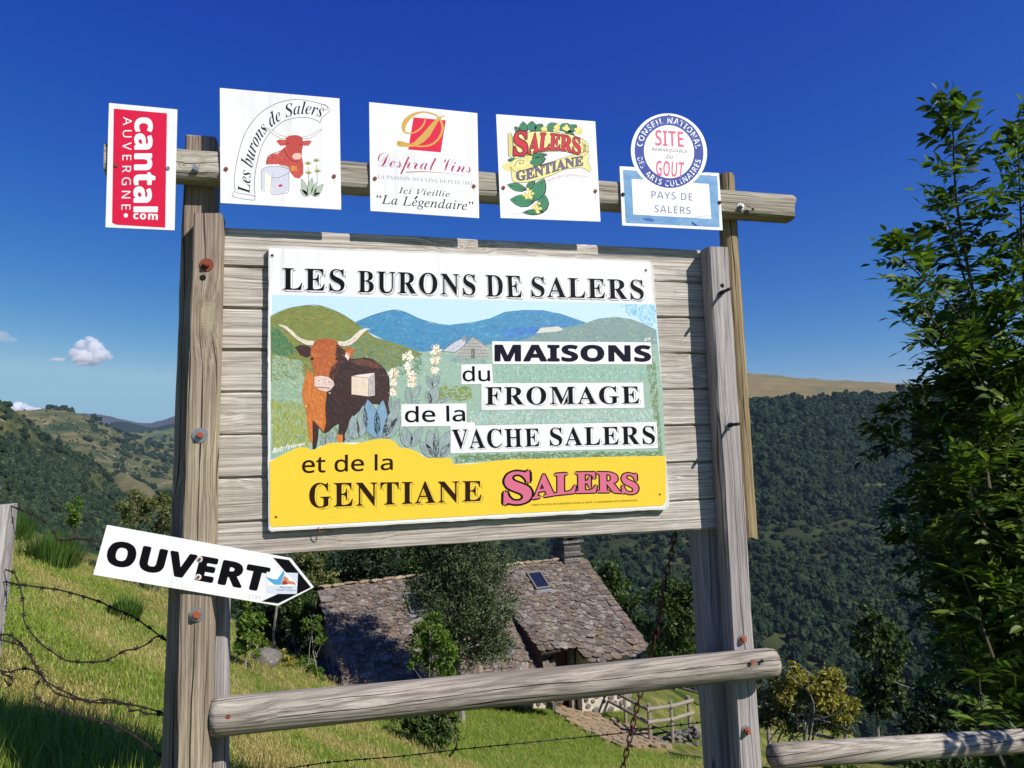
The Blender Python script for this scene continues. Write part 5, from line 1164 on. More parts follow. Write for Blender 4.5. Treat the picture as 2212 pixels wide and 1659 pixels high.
hill('hill', mix_rows([190, 225, 262, 300, 330, 362, 400], [(1090, 930), (1050, 930), (1022, 940), (1036, 940), (1062, 930), (1108, 920), (1150, 900)], [(1140, 850)] * 7, [(1250, 700)] * 7), M_KN, 50, 30, 3.0, 19)
hill('hill', mix_rows([60, 150, 200, 270, 320, 350, 420, 700, 1100, 1500], [(905, 5000), (895, 5000), (893, 5000), (905, 5000), (913, 5000), (906, 5000), (896, 5000), (900, 5000), (930, 5000), (960, 5000)], [(935, 4200)] * 10, [(1010, 3300)] * 10), M_L4, 100, 30, 14.0, 23)
hill('hill', mix_rows([200, 225, 250, 290, 330, 365, 420, 600], [(932, 3300), (924, 3300), (911, 3300), (915, 3300), (924, 3300), (917, 3300), (914, 3300), (930, 3300)], [(945, 3150)] * 8, [(975, 2900)] * 8), M_L5, 60, 14, 3.0, 29)
PN = [crown_proto(40 + k, L_PINE, 6, 1.0, True) for k in range(3)] + [crown_proto(50 + k, L_FOREST) for k in range(2)]
pts = pick(L1, 9000, 5); q = pxof(pts)
dens = np.clip((q[:, 1] - (905 + .62 * np.clip(q[:, 0], 0, 400))) / 90, .06, 1); dens = np.where(lump(pts, .02, .5, 2) > .12, dens * .35, dens)
k_ = RNG.random(len(pts)) < dens; pts = pts[k_]
scatter('pine_wood', pts + [0, 0, 0], RNG.uniform(3.0, 4.6, len(pts)), PN, 6)
pts = np.vstack([pick(L2, 5200, 7), pick(L3, 2200, 8)]); nz_ = lump(pts, .006, .6, 31) + lump(pts, .03, .35, 32)
k_ = nz_ > .14; pts = pts[k_]
scatter('hill_thickets', pts, RNG.uniform(2.5, 8, len(pts)), FC[:3] + PN[:1], 9)
pts = np.vstack([pick(L2, 4200, 17), pick(L1, 1800, 18)]); pts = pts[(lump(pts, .011, .6, 41) > -.05) | (RNG.random(len(pts)) < .2)]
scatter('hill_scrub', pts, RNG.uniform(.8, 2.2, len(pts)), FC[3:], 10)

# ------------------------------------------------------------------ the stone house
HR0, HR1 = onZ([(691, 1272)], -2.0)[0], onZ([(1255, 1206)], -2.0)[0]
HL = np.linalg.norm(HR1 - HR0); RD = (HR1 - HR0) / HL; NO = np.array([RD[1], -RD[0], 0.0])
def hp(s, o, z): return HR0 + RD * s + NO * o + np.array([0, 0, z + 2.0])
th_ = thing('stone_house', 'old stone house with a steep roof of rough stone tiles below the road', 'house', tuple(hp(5, 0, -8)))
OE, ZE = 3.32, -4.5
def roofR(s, k): return hp(s, OE * k, -2.0 + (ZE + 2.0) * k)
def roofL(s, k):                          # the long left part sags away below the porch roof
    q = np.clip((k - .40) / .6, 0, 1); return hp(s, OE * k, -2.0 + (ZE + 2.0) * k - .95 * q * np.clip(s / 5.8, 0, 1.05) ** 1.5)
def splitL(k): return 5.75 + .55 * max(0, k - .42)
def slab(mb, P, th=.07):
    P = np.asarray(P); n_ = np.cross(P[1] - P[0], P[-1] - P[0]); n_ /= np.linalg.norm(n_); n_ *= -th if n_[2] > 0 else th
    k = len(P); mb.add(np.vstack([P, P + n_]), [tuple(range(k)), tuple(range(k, 2 * k))[::-1]] + [(i, (i + 1) % k, k + (i + 1) % k, k + i) for i in range(k)])
mb = MB()
for i in range(6):
    for j in range(6):
        s0_, s1_, k0, k1 = 6.4 * i / 6, 6.4 * (i + 1) / 6, j / 6, (j + 1) / 6; slab(mb, [roofL(s0_, k0), roofL(s1_, k0), roofL(s1_, k1), roofL(s0_, k1)], .06)
slab(mb, [roofR(5.75, 0), roofR(HL, 0), roofR(HL, 1), roofR(7.35, 1), roofR(7.3, .90), roofR(splitL(.9), .90), roofR(5.75, .42)])
slab(mb, [hp(0, 0, -2), hp(HL, 0, -2), hp(HL, -2.6, -5.4), hp(0, -2.6, -5.4)])
roof = mb.build('roof', M_ROOFDECK, th_)
# walls
mb = MB()
def wallbox(mb, s0, s1, o0, o1, z0, z1):
    P = [hp(s, o, z) for z in (z0, z1) for (s, o) in ((s0, o0), (s1, o0), (s1, o1), (s0, o1))]
    mb.add(P, [(0, 1, 2, 3), (7, 6, 5, 4), (0, 4, 5, 1), (1, 5, 6, 2), (2, 6, 7, 3), (3, 7, 4, 0)])
wallbox(mb, .35, 6.7, 2.0, 2.25, -8.6, -4.75); wallbox(mb, 7.55, HL - .25, 2.6, 2.85, -8.6, -4.3); wallbox(mb, .35, HL - .25, -2.4, -2.15, -9, -5.1)
wallbox(mb, 6.72, 7.53, 2.0, 2.2, -8.6, -4.3)
for s in (.35, HL - .5):
    P = [(-2.15, -9), (2.0, -9), (2.0, -3.75), (0, -2.25), (-2.15, -4.95)]
    A = [hp(s, o, z) for o, z in P] + [hp(s + .25, o, z) for o, z in P]
    mb.add(A, [(0, 1, 2, 3, 4), (9, 8, 7, 6, 5)] + [(i, (i + 1) % 5, 5 + (i + 1) % 5, 5 + i) for i in range(5)])
wall = mb.build('wall', M_MORTAR, th_)
# tiles: one lobed slab in a few shapes
def tile_mesh(seed):
    r = np.random.default_rng(seed); w_ = .118; P = [(-w_, 0), (w_, 0), (w_ * 1.05, .15)] + [(w_ * math.cos(a), .155 + .10 * math.sin(a)) for a in np.linspace(.5, 2.64, 5)] + [(-w_ * 1.05, .15)]
    P = np.array(P) + r.normal(0, .010, (len(P), 2)); n = len(P); th = .032
    V = np.vstack([np.c_[P, np.full(n, th)], np.c_[P * .98, np.zeros(n)]])
    return rawmesh('roof_tile', V, [tuple(range(n)), tuple(range(n, 2 * n))[::-1]] + [(i, n + i, n + (i + 1) % n, (i + 1) % n) for i in range(n)], M_TILE)
TM = [tile_mesh(k) for k in range(6)]
TV = [np.array([v.co[:] for v in m.vertices]) for m in TM]; TF = [[tuple(p.vertices) for p in m.polygons] for m in TM]
_n = np.cross(RD, NO * OE + np.array([0, 0, ZE + 2.0]))
def on_roof(px, py):
    d = rays([(px, py)])[0]; return CAM + d * (((HR0 - CAM) @ _n) / (d @ _n))
SKYL = [on_roof(1161, 1258), on_roof(896, 1306)]
spots = []
def tile_plane(fn, s0, s1, hole=None):
    """courses of tiles that grow larger towards the eaves, each laid at its own slight angle"""
    k = .01
    while k < 1.0:
        g = .74 + .62 * k; ga = .205 * g; j = RNG.random(); dn = fn(3, min(k + .02, 1)) - fn(3, k)
        x_ = s0(k)
        while x_ < s1(k):
            sc = g * RNG.uniform(.82, 1.2); s = x_ + ga * .5; x_ += ga * RNG.uniform(.86, 1.12)
            if hole and hole(s, k): continue
            du = fn(s, min(k + .03, 1.0)) - fn(s, k - .03 if k > .97 else k); du = du / np.linalg.norm(du); nrm = np.cross(RD, du); nrm /= np.linalg.norm(nrm); nrm = nrm if nrm[2] > 0 else -nrm
            p = fn(s, k) + nrm * (.012 + RNG.uniform(0, .012)) + du * RNG.normal(0, .022)
            a = RNG.normal(0, .12); x = RD * math.cos(a) + du * math.sin(a); y = np.cross(nrm, x); y = y if y @ du > 0 else -y
            tl = .19 + RNG.normal(0, .05); y = y * math.cos(tl) + nrm * math.sin(tl); z = np.cross(x, y); z = z if z @ nrm > 0 else -z
            spots.append((p, x * sc, y * sc, z * RNG.uniform(.8, 1.3), k))
        k += .033 * g * RNG.uniform(.92, 1.08)
def near_sky(fn, c, wd, ht):
    def h(s, k):
        p = fn(s, k); d = p - c; q = np.linalg.norm(d - (d @ RD) * RD); return abs(d @ RD) < wd and q < ht
    return h
skR, skL = near_sky(roofR, SKYL[0], .30, .44), near_sky(roofL, SKYL[1], .30, .44)
tile_plane(roofR, lambda k: 5.72 if k < .42 else splitL(k), lambda k: HL - .12, lambda s, k: (s < 7.32 and k > .85) or skR(s, k))
nR = len(spots)
tile_plane(roofL, lambda k: .12, lambda k: 5.72 if k < .42 else 6.3, skL)
order = np.argsort([-(p[4] + (.25 if i < nR else 0) + RNG.normal(0, .25)) for i, p in enumerate(spots)]); single = set(order[:298].tolist())
rest = MB()
for i, (p, x, y, z, k) in enumerate(spots):
    m = int(RNG.integers(6)); R3 = np.column_stack([x, y, z])
    if i in single:
        M = Matrix.Identity(4)
        for a in range(3):
            for b_ in range(3): M[a][b_] = R3[a, b_]
            M[a][3] = p[a]
        o = bpy.data.objects.new('roof_tile', TM[m]); COL.objects.link(o); o.parent = roof; M.translation = M.translation - Vector(org(roof)); o.matrix_basis = M
    else: rest.add(TV[m] @ R3.T + p, TF[m])
tag(rest.build('tile_courses', M_TILE, roof), kind='stuff')
# larger flat stones along both verges
for s_, fn in ((HL - .08, roofR), (.06, roofL)):
    for k in np.arange(.06, .98, .062):
        du = fn(s_, k + .02) - fn(s_, k); du /= np.linalg.norm(du); nrm = np.cross(RD, du); nrm = nrm if nrm[2] > 0 else -nrm
        mb = MB(); V = np.array([[a, b_, c] for c in (0, .05) for a, b_ in ((-.2, -.12), (.2, -.13), (.21, .14), (-.19, .13))]) * RNG.uniform(.85, 1.15, 3) + RNG.normal(0, .012, (8, 3))
        mb.add(np.outer(V[:, 0], RD) + np.outer(V[:, 1], du + nrm * .12) + np.outer(V[:, 2], nrm) + fn(s_, k) + nrm * .05, [(3, 2, 1, 0), (4, 5, 6, 7), (0, 1, 5, 4), (1, 2, 6, 5), (2, 3, 7, 6), (3, 0, 4, 7)]); mb.build('verge_stone', M_TILE, roof)
# verge and ridge stones
for i in range(22):
    s = .15 + i * (HL - .9) / 22; mb = MB(); c = hp(s, 0.02, -1.93); V = IV1 * np.array([.25, .12, .06]) * RNG.uniform(.85, 1.15, 3); V = V + RNG.normal(0, .012, V.shape)
    mb.add(np.outer(V[:, 0], RD) + np.outer(V[:, 1], NO) + np.outer(V[:, 2], Z_) + c, IF1); mb.build('ridge_stone', M_RIDGE, roof)
# skylights
for c, fn in ((SKYL[0], roofR), (SKYL[1], roofL)):
    dn = fn(1, 1) - fn(1, 0); dn /= np.linalg.norm(dn); nr = np.cross(RD, dn); nr = nr if nr[2] > 0 else -nr
    def bx(mb, a0, a1, b0, b1, h0, h1):
        P = [c + RD * a + dn * b_ + nr * h for h in (h0, h1) for a, b_ in ((a0, b0), (a1, b0), (a1, b1), (a0, b1))]
        mb.add(P, [(0, 1, 2, 3), (7, 6, 5, 4), (0, 4, 5, 1), (1, 5, 6, 2), (2, 6, 7, 3), (3, 7, 4, 0)])
    mb = MB()
    for a0, a1, b0, b1 in ((-.29, .29, -.40, -.34), (-.29, .29, .34, .40), (-.29, -.24, -.339, .339), (.24, .29, -.339, .339)): bx(mb, a0, a1, b0, b1, 0, .14)
    fr = mb.build('skylight', M_FRAMEDARK, th_); mb = MB(); bx(mb, -.239, .239, -.339, .339, .06, .11); mb.build('pane', M_GLASS, fr)
    mb = MB(); bx(mb, -.33, .33, .41, .54, .03, .075); mb.build('sill', M_ZINC, fr)
# chimney of thin slabs
cc = hp(HL - .55, -.12, 0); ch = MB()
def rbox(mb, c, hs, ho, z0, z1, jit=.0):
    P = []
    for z in (z0, z1):
        for s, o in ((-hs, -ho), (hs, -ho), (hs, ho), (-hs, ho)):
            P.append(c + RD * (s + RNG.normal(0, jit)) + NO * (o + RNG.normal(0, jit)) + np.array([0, 0, z - c[2]]))
    mb.add(P, [(3, 2, 1, 0), (4, 5, 6, 7), (0, 1, 5, 4), (1, 2, 6, 5), (2, 3, 7, 6), (3, 0, 4, 7)])
rbox(ch, cc, .33, .36, -3.6, -1.30); chim = ch.build('chimney', M_SLATE, th_)
z = -2.35; k = 0
while z < -1.32:
    h = RNG.uniform(.05, .09); big = .07 if (-1.85 < z < -1.78 or z > -1.40) else 0
    mb = MB(); rbox(mb, cc, .36 + big + RNG.uniform(-.015, .02), .39 + big + RNG.uniform(-.015, .02), z, z + h - .012, .012); mb.build('stone', M_SLATE, chim); z += h
for a in (-.22, .22):
    mb = MB(); rbox(mb, cc + RD * a, .09, .3, -1.30, -1.16, .01); mb.build('stone', M_SLATE, chim)
mb = MB(); rbox(mb, cc, .44, .46, -1.155, -1.10, .02); mb.build('stone', M_SLATE, chim)
# rubble set in the pale mortar
def rubble(s0, s1, o, z0, z1, n, face):
    placed = []
    for _ in range(n * 25):
        s, z = RNG.uniform(s0, s1), RNG.uniform(z0, z1); r = RNG.uniform(.09, .2)
        if all((s - a) ** 2 + (z - b_) ** 2 > (r + c) ** 2 * .9 for a, b_, c in placed):
            placed.append((s, z, r)); V = IV1 * np.array([r * 1.05, .05, r * .85]); V = V + RNG.normal(0, r * .07, V.shape)
            if face == 'front': P = np.outer(V[:, 0], RD) + np.outer(V[:, 1], NO) + np.outer(V[:, 2], Z_) + hp(s, o, z)
            else: P = np.outer(V[:, 0], NO) + np.outer(V[:, 1], RD) + np.outer(V[:, 2], Z_) + hp(o, s, z)
            mb = MB(); mb.add(P, IF1); mb.build('stone', M_STONE, wall)
        if len(placed) >= n: break
rubble(4.2, 6.65, 2.25, -6.5, -5.5, 70, 'front'); rubble(7.6, HL - .3, 2.85, -7.0, -5.0, 60, 'front'); rubble(-1.9, 1.9, .35, -6.4, -4.2, 50, 'gable')
mb = MB(); wallbox(mb, 6.85, 7.45, 2.20, 2.26, -6.5, -4.4); mb.build('door', M_DARKWOOD, th_)
mb = MB(); wallbox(mb, 6.66, 6.83, 2.255, 2.5, -6.6, -4.6); mb.build('door_post', M_SLATE, th_)
mb = MB(); wallbox(mb, 7.34, 7.50, 2.4, 2.58, -6.6, -4.3); mb.build('door_post', M_SLATE, th_)
mb = MB(); A_ = [roofR(splitL(k), k) - [0, 0, .03] for k in (.44, .6, .75, .9)]; B_ = [roofL(splitL(k) + .05, k) - [0, 0, .05] for k in (.44, .6, .75, .95)]
mb.add(A_ + B_, [(i, i + 1, 5 + i, 4 + i) for i in range(3)]); mb.build('cheek', M_DARKWOOD, th_)
for i, (a_, z_) in enumerate(((2.35, -6.42), (2.75, -6.56), (3.1, -6.70))):
    mb = MB(); wallbox(mb, 6.75 + .05 * i, 7.6 + .05 * i, a_, a_ + .42, z_ - .6, z_); mb.build('step', M_PATH, th_)

# ------------------------------------------------------------------ terrace fences, dry wall, path
def gpt(px, py): return onground(px, py)
def railing(label, posts, heights=(.45, .85), r=.05, ph=1.0, name='terrace_fence', mat=None, group='low rail fences by the house'):
    b0 = posts[0]; t_ = thing(name, label, 'fence', tuple(b0), group); mat = mat or W_FENCE
    for p in posts:
        mb = MB(); prof_bar(mb, p - [0, 0, .3], p + [0, 0, ph], round_prof(.055, 8), X_, Y_, 4, .003, .006); mb.build('post', mat, t_)
    for a, b_ in zip(posts[:-1], posts[1:]):
        for h in heights:
            dv = b_ - a; dv /= np.linalg.norm(dv); u, v, _ = frame(dv); o = np.array([dv[1], -dv[0], 0]) * .07
            mb = MB(); prof_bar(mb, a - dv * .12 + o + [0, 0, h], b_ + dv * .12 + o + [0, 0, h], round_prof(r, 8), u, v, 6, .004, .008); mb.build('rail', mat, t_)
def dp(px, py, d): return d1(px, py, d)
railing('pale sunlit rail fence standing on the dry stone wall at the path end', [dp(1405, 1585, 20.6), dp(1452, 1578, 20.9), dp(1490, 1566, 21.4)], (.35, .72), .055, .85)
railing('rail fence running down beside the flagstone path towards the house', [dp(1258, 1497, 24.5), dp(1300, 1527, 23.2), dp(1352, 1556, 21.9), dp(1404, 1586, 20.6)], (.35, .72), .05, .8)
railing('dark rail fence crossing the lit grass behind the terrace', [dp(1340, 1478, 29), dp(1420, 1500, 27.5), dp(1460, 1510, 27), dp(1530, 1532, 25.5)], (.5, .95), .05, 1.1)
railing('old rail fence in the shade under the yellow leaved bush', [dp(1600, 1570, 22), dp(1660, 1585, 21.4), dp(1740, 1606, 20.6), dp(1830, 1628, 19.8)], (.35, .75), .05, .9)
tw = thing('dry_stone_wall', 'low dry wall of rough grey stones at the path end', 'stone wall', tuple(dp(1450, 1610, 20.8)))
for i in range(110):
    f = RNG.random(); px = 1385 + 122 * f; py = 1608 - 34 * f + 44 * RNG.random() - 6; V = IV1 * np.array([.17, .13, .075]) * RNG.uniform(.6, 1.25, 3); V = V + RNG.normal(0, .015, V.shape)
    a = RNG.uniform(-.4, .4); c_, s_ = math.cos(a), math.sin(a); V = V @ np.array([[c_, -s_, 0], [s_, c_, 0], [0, 0, 1]])
    mb = MB(); mb.add(V + dp(px, py, 20.8 + .6 * f + RNG.normal(0, .1)), IF1); mb.build('stone', M_SLATE, tw)
path_c = [(1212, 1522), (1238, 1540), (1270, 1558), (1304, 1575), (1342, 1592), (1388, 1614)]
pc = np.array([gpt(*p) for p in smooth_line(np.array(path_c), 5)]); wid = np.linspace(.55, .8, len(pc)); sd = np.gradient(pc, axis=0)[:, :2]; sd /= np.linalg.norm(sd, axis=1)[:, None]; sn = np.c_[-sd[:, 1], sd[:, 0]]
A = np.c_[pc[:, :2] + sn * wid[:, None], np.zeros(len(pc))]; B = np.c_[pc[:, :2] - sn * wid[:, None], np.zeros(len(pc))]
A[:, 2] = ground_z(A[:, :2]) + .06; B[:, 2] = ground_z(B[:, :2]) + .06; m_ = len(pc)
pth = tag(mk('path', np.vstack([A, B]), [(i, i + 1, m_ + i + 1, m_ + i) for i in range(m_ - 1)], plain('path_earth', (150, 136, 104), 0.95, dirt=.5)), kind='structure')
done = []
for _ in range(1500):
    i = RNG.integers(m_); f = RNG.uniform(-1, 1); p = pc[i, :2] + sn[i] * wid[i] * f + RNG.normal(0, .1, 2); r = RNG.uniform(.11, .22)
    if all(np.hypot(*(p - a)) > (r + b_) * .86 for a, b_ in done):
        done.append((p, r)); n = 7; an = np.sort(RNG.uniform(0, 6.28, n)) * 0 + np.arange(n) * 6.283 / n + RNG.normal(0, .2); rr = r * RNG.uniform(.8, 1.12, n)
        q_ = np.c_[p[0] + rr * np.cos(an), p[1] + rr * np.sin(an)]; zt = ground_z(q_) + .09
        mb = MB(); mb.add(np.vstack([np.c_[q_, zt], np.c_[q_, zt - .12]]), [tuple(range(n))] + [(i_, n + i_, n + (i_ + 1) % n, (i_ + 1) % n) for i_ in range(n)]); mb.build('flagstone', M_PATH, pth)
    if len(done) > 110: break
b0 = dp(572, 1424, 15.6); V = IV2 * np.array([.34, .3, .26]) * (1 + lump(IV2, 1.3, .22, 4))[:, None]
tag(mk('boulder', V + b0, IF2, M_SLATE, loc=b0, smooth=True), 'rounded grey boulder on the meadow edge beside the small ash sapling', 'boulder')

# ------------------------------------------------------------------ trees and bushes
def leaf_cloud(ells, n, size, asp=.45, clump=.26, up=.5, seed=0, fold=.12, shell=.55):
    """many separate folded leaves, gathered in clumps spread through some ellipsoids (centre, radii)"""
    r = np.random.default_rng(seed); area = np.array([e[1][0] * e[1][2] for e in ells]); area = area / area.sum(); Vs = []
    for (c, rad), a in zip(ells, area):
        ne = int(n * a); nc = max(6, ne // 45)
        d = r.normal(0, 1, (nc, 3)); d /= np.linalg.norm(d, axis=1)[:, None]; q = shell + (1 - shell) * r.random(nc) ** .6
        q = np.where(r.random(nc) < .22, r.random(nc) * shell, q)
        C = c + d * q[:, None] * rad
        ci = r.integers(0, nc, ne); P = C[ci] + r.normal(0, 1, (ne, 3)) * clump * np.array(rad) * .62 * r.uniform(.5, 1.2, nc)[ci][:, None]
        nrm = r.normal(0, 1, (ne, 3)); nrm[:, 2] += up; nrm += (P - c) / np.linalg.norm(rad) * .8; nrm /= np.linalg.norm(nrm, axis=1)[:, None]
        t_ = np.cross(nrm, r.normal(0, 1, (ne, 3))); t_ /= np.linalg.norm(t_, axis=1)[:, None]; s_ = np.cross(nrm, t_)
        L_ = size * r.uniform(.6, 1.35, ne)[:, None]
        Vs.append(np.stack([P - t_ * L_ / 2, P + s_ * L_ * asp / 2 + nrm * L_ * fold, P + t_ * L_ / 2, P - s_ * L_ * asp / 2 + nrm * L_ * fold], 1).reshape(-1, 3))
    V = np.vstack(Vs); k = len(V) // 4
    F_ = []
    for i in range(k): F_ += [(4 * i, 4 * i + 1, 4 * i + 2), (4 * i, 4 * i + 2, 4 * i + 3)]
    return V, F_
def tree(name, label, cat, base, d, ells, n, size, mat, bark=None, asp=.45, tr=.09, seed=1, group=None, dz=.0, clump=.26, stems=1, up=.5, twigs=0, flat=1.0, shell=.55):
    bark = bark or M_BARK; r = np.random.default_rng(seed)
    b_ = d1(base[0], base[1], d); b_[2] = min(gz(b_[0], b_[1]), b_[2] + 6); k = d / F
    E_ = [(d1(e[0], e[1], d + (e[4] if len(e) > 4 else 0)), np.array([e[2] * k, (e[2] + e[3]) / 2 * k * flat, e[3] * k])) for e in ells]
    t_ = thing(name, label, cat, tuple(b_), group)
    mb = MB(); topc = max(E_, key=lambda e: e[0][2]); mid_ = np.mean([e[0] for e in E_], 0)
    for s in range(stems):
        o = r.normal(0, .25 * (stems > 1), 3) * [1, 1, 0]
        P = smooth_line(np.array([b_ - [0, 0, .3] + o * .2, b_ * .6 + mid_ * .4 + o + r.normal(0, .06, 3), mid_ + o, topc[0] + [0, 0, topc[1][2] * .7] + o]), 5); tube(mb, P, np.linspace(tr, tr * .15, len(P)), 7)
    for c, rad in E_:
        for q in range(3 + twigs):
            a = b_ * .45 + mid_ * .55 + r.normal(0, .1, 3) if q < 2 else c + r.normal(0, .2, 3) * rad; e = c + r.normal(0, .55, 3) * rad; m_ = (a + e) / 2 + r.normal(0, .12, 3) * rad
            P = smooth_line(np.array([a, m_, e]), 4); tube(mb, P, np.linspace(tr * .42, tr * .07, len(P)), 5)
    mb.build('trunk', bark, t_)
    V, F_ = leaf_cloud(E_, n, size, asp, clump, up, seed, shell=shell); mk('crown', V, F_, mat, t_)
    return t_
tree('willow_tree', 'grey green willow with pale twigs standing in front of the stone roof', 'tree', (1000, 1560), 18.1, [(1000, 1110, 80, 60), (880, 1085, 70, 62), (930, 1160, 60, 50), (1030, 1215, 75, 60), (972, 1288, 92, 78), (1055, 1310, 60, 74), (930, 1260, 50, 50), (1045, 1390, 60, 50), (975, 1385, 55, 55)], 30000, .125, L_WILLOW, M_PALEBARK, .26, .10, 11, clump=.3, twigs=3, up=.1)
tree('ash_sapling', 'bright green ash sapling in front of the willow above the log rail', 'sapling', (935, 1590), 14.6, [(925, 1345, 26, 30), (940, 1400, 46, 45), (905, 1420, 26, 34), (955, 1450, 36, 28)], 1500, .15, L_LIGHT, M_PALEBARK, .36, .03, 12, 'young ash saplings on the slope')
tree('bush', 'rounded green bush below the log rail at the meadow bottom', 'bush', (930, 1640), 13.9, [(930, 1570, 55, 45), (900, 1540, 30, 35)], 2200, .11, L_MID, None, .5, .03, 13, stems=3)
tree('birch_tree', 'yellowish green tree just behind the arrow sign tip and roof ridge', 'tree', (680, 1500), 27, [(672, 1225, 46, 48), (640, 1260, 40, 44), (700, 1262, 36, 32)], 4200, .17, L_OLIVE, M_PALEBARK, .5, .10, 14, 'trees behind the stone house')
tree('dark_tree', 'dark leafy tree behind the left part of the roof ridge', 'tree', (790, 1450), 29, [(760, 1225, 60, 52), (810, 1215, 60, 55), (740, 1262, 40, 28)], 5200, .19, L_DARK, None, .5, .12, 15, 'trees behind the stone house')
tree('dark_tree', 'broad mid green tree behind the roof ridge next to the willow', 'tree', (920, 1450), 30, [(890, 1205, 70, 50), (960, 1200, 60, 46), (880, 1250, 60, 30)], 5200, .19, L_MID, None, .5, .12, 16, 'trees behind the stone house')
tree('dark_tree', 'dark dense tree filling the gap between meadow edge and gable', 'tree', (560, 1520), 23.5, [(545, 1290, 62, 70), (610, 1330, 60, 66), (580, 1230, 50, 40), (640, 1380, 40, 50), (560, 1380, 60, 50)], 8500, .15, L_DARK, M_PALEBARK, .5, .10, 17, 'trees behind the stone house')
tree('dark_tree', 'mid green tree half hidden by the arrow sign and the gable', 'tree', (630, 1500), 22.0, [(640, 1300, 42, 50), (610, 1420, 40, 40), (660, 1350, 30, 44)], 4200, .14, L_MID, M_PALEBARK, .5, .07, 18, 'trees behind the stone house')
mb = MB(); P = np.array([d1(593, 1500, 21), d1(596, 1420, 21), d1(591, 1370, 21), d1(598, 1310, 21), d1(602, 1240, 21)]); tube(mb, smooth_line(P, 4), np.linspace(.055, .03, 17), 7)
bt = thing('bare_tree', 'slender pale bare trunk standing among the dark leaves near the gable', 'tree', tuple(P[0])); mb.build('trunk', M_PALEBARK, bt)
tree('ash_sapling', 'light green ash sapling beside the square post and the boulder', 'sapling', (535, 1425), 14.4, [(528, 1310, 20, 26), (530, 1350, 36, 32), (520, 1390, 26, 26), (552, 1395, 20, 24)], 1300, .14, L_LIGHT, M_PALEBARK, .36, .025, 19, 'young ash saplings on the slope')
tree('bush', 'small yellowish bush right of the boulder', 'bush', (620, 1465), 16.5, [(615, 1425, 24, 22)], 500, .11, L_YELLOW, None, .5, .02, 20)
tree('ash_sapling', 'thin ash sapling with pale stems in front of the shaded gable', 'sapling', (672, 1500), 16.8, [(672, 1350, 22, 22), (690, 1385, 20, 16), (665, 1430, 24, 22), (680, 1465, 22, 16)], 620, .15, L_LIGHT, M_PALEBARK, .34, .025, 21, 'young ash saplings on the slope', twigs=3)
tree('bush', 'olive bush behind the meadow crest close to the square post', 'bush', (320, 1210), 26, [(310, 1100, 50, 42), (350, 1115, 34, 48), (275, 1122, 26, 26), (370, 1160, 40, 50)], 3800, .14, L_OLIVE, None, .5, .05, 22, stems=3)
tree('ash_sapling', 'narrow bright green sapling alone on the far meadow crest', 'sapling', (160, 1165), 24, [(158, 1085, 15, 20), (162, 1112, 21, 24), (155, 1135, 15, 14)], 600, .16, L_LIGHT, None, .45, .03, 23, 'young ash saplings on the slope')
tree('ash_tree', 'lit green tree beside the right end of the stone roof', 'tree', (1330, 1500), 33, [(1300, 1240, 34, 32), (1325, 1280, 50, 44), (1350, 1330, 52, 46), (1400, 1370, 50, 40)], 5200, .22, L_MID, None, .5, .12, 24, 'trees right of the stone house')
tree('ash_tree', 'taller dark green tree between the stone roof and the grey post', 'tree', (1460, 1500), 31, [(1440, 1290, 44, 40), (1465, 1330, 48, 50), (1450, 1390, 56, 44), (1490, 1300, 40, 50)], 5600, .21, L_MID, None, .5, .12, 25, 'trees right of the stone house')
tree('bush', 'bush with yellow and brown turning leaves right of the frame', 'bush', (1720, 1610), 17.5, [(1705, 1462, 28, 34), (1792, 1492, 46, 42), (1820, 1520, 34, 36), (1690, 1500, 26, 30), (1745, 1480, 26, 26)], 4000, .11, L_YELLOW, M_PALEBARK, .5, .04, 26, stems=3, twigs=9, clump=.30)
tree('bush', 'straggly olive bush with bare grey twigs below the yellow leaves', 'bush', (1680, 1620), 17.9, [(1660, 1500, 34, 46), (1700, 1545, 48, 30), (1770, 1550, 50, 28), (1660, 1560, 40, 30), (1730, 1500, 60, 40), (1830, 1560, 40, 30)], 5200, .11, L_OLIVE, M_PALEBARK, .5, .035, 27, stems=3, twigs=8, clump=.24)
tree('maple_sapling', 'upright green young tree between the yellow bush and the dark ash', 'sapling', (1900, 1640), 15.5, [(1885, 1340, 24, 34), (1870, 1390, 36, 36), (1920, 1385, 36, 40), (1905, 1450, 48, 46), (1880, 1500, 34, 40), (1920, 1520, 36, 36)], 4200, .115, L_MID, M_PALEBARK, .6, .05, 28)
tree('dark_tree', 'dark shaded tree low beyond the right end of the fence rail', 'tree', (2080, 1720), 13.5, [(2040, 1540, 80, 70), (2110, 1490, 80, 80), (2190, 1530, 90, 100), (2240, 1420, 80, 90), (2000, 1590, 60, 44)], 9500, .12, L_DARK, None, .5, .10, 29)
tree('bush', 'small light green bush poking out below the fence rail', 'bush', (1830, 1720), 11.5, [(1815, 1648, 34, 28), (1850, 1665, 40, 24)], 900, .09, L_LIGHT, None, .5, .02, 30)
tree('bush', 'dark green bush under the right end of the fence rail', 'bush', (2080, 1740), 10.5, [(2050, 1680, 80, 40), (2160, 1670, 80, 40)], 2600, .09, L_MID, None, .5, .03, 31, stems=3)
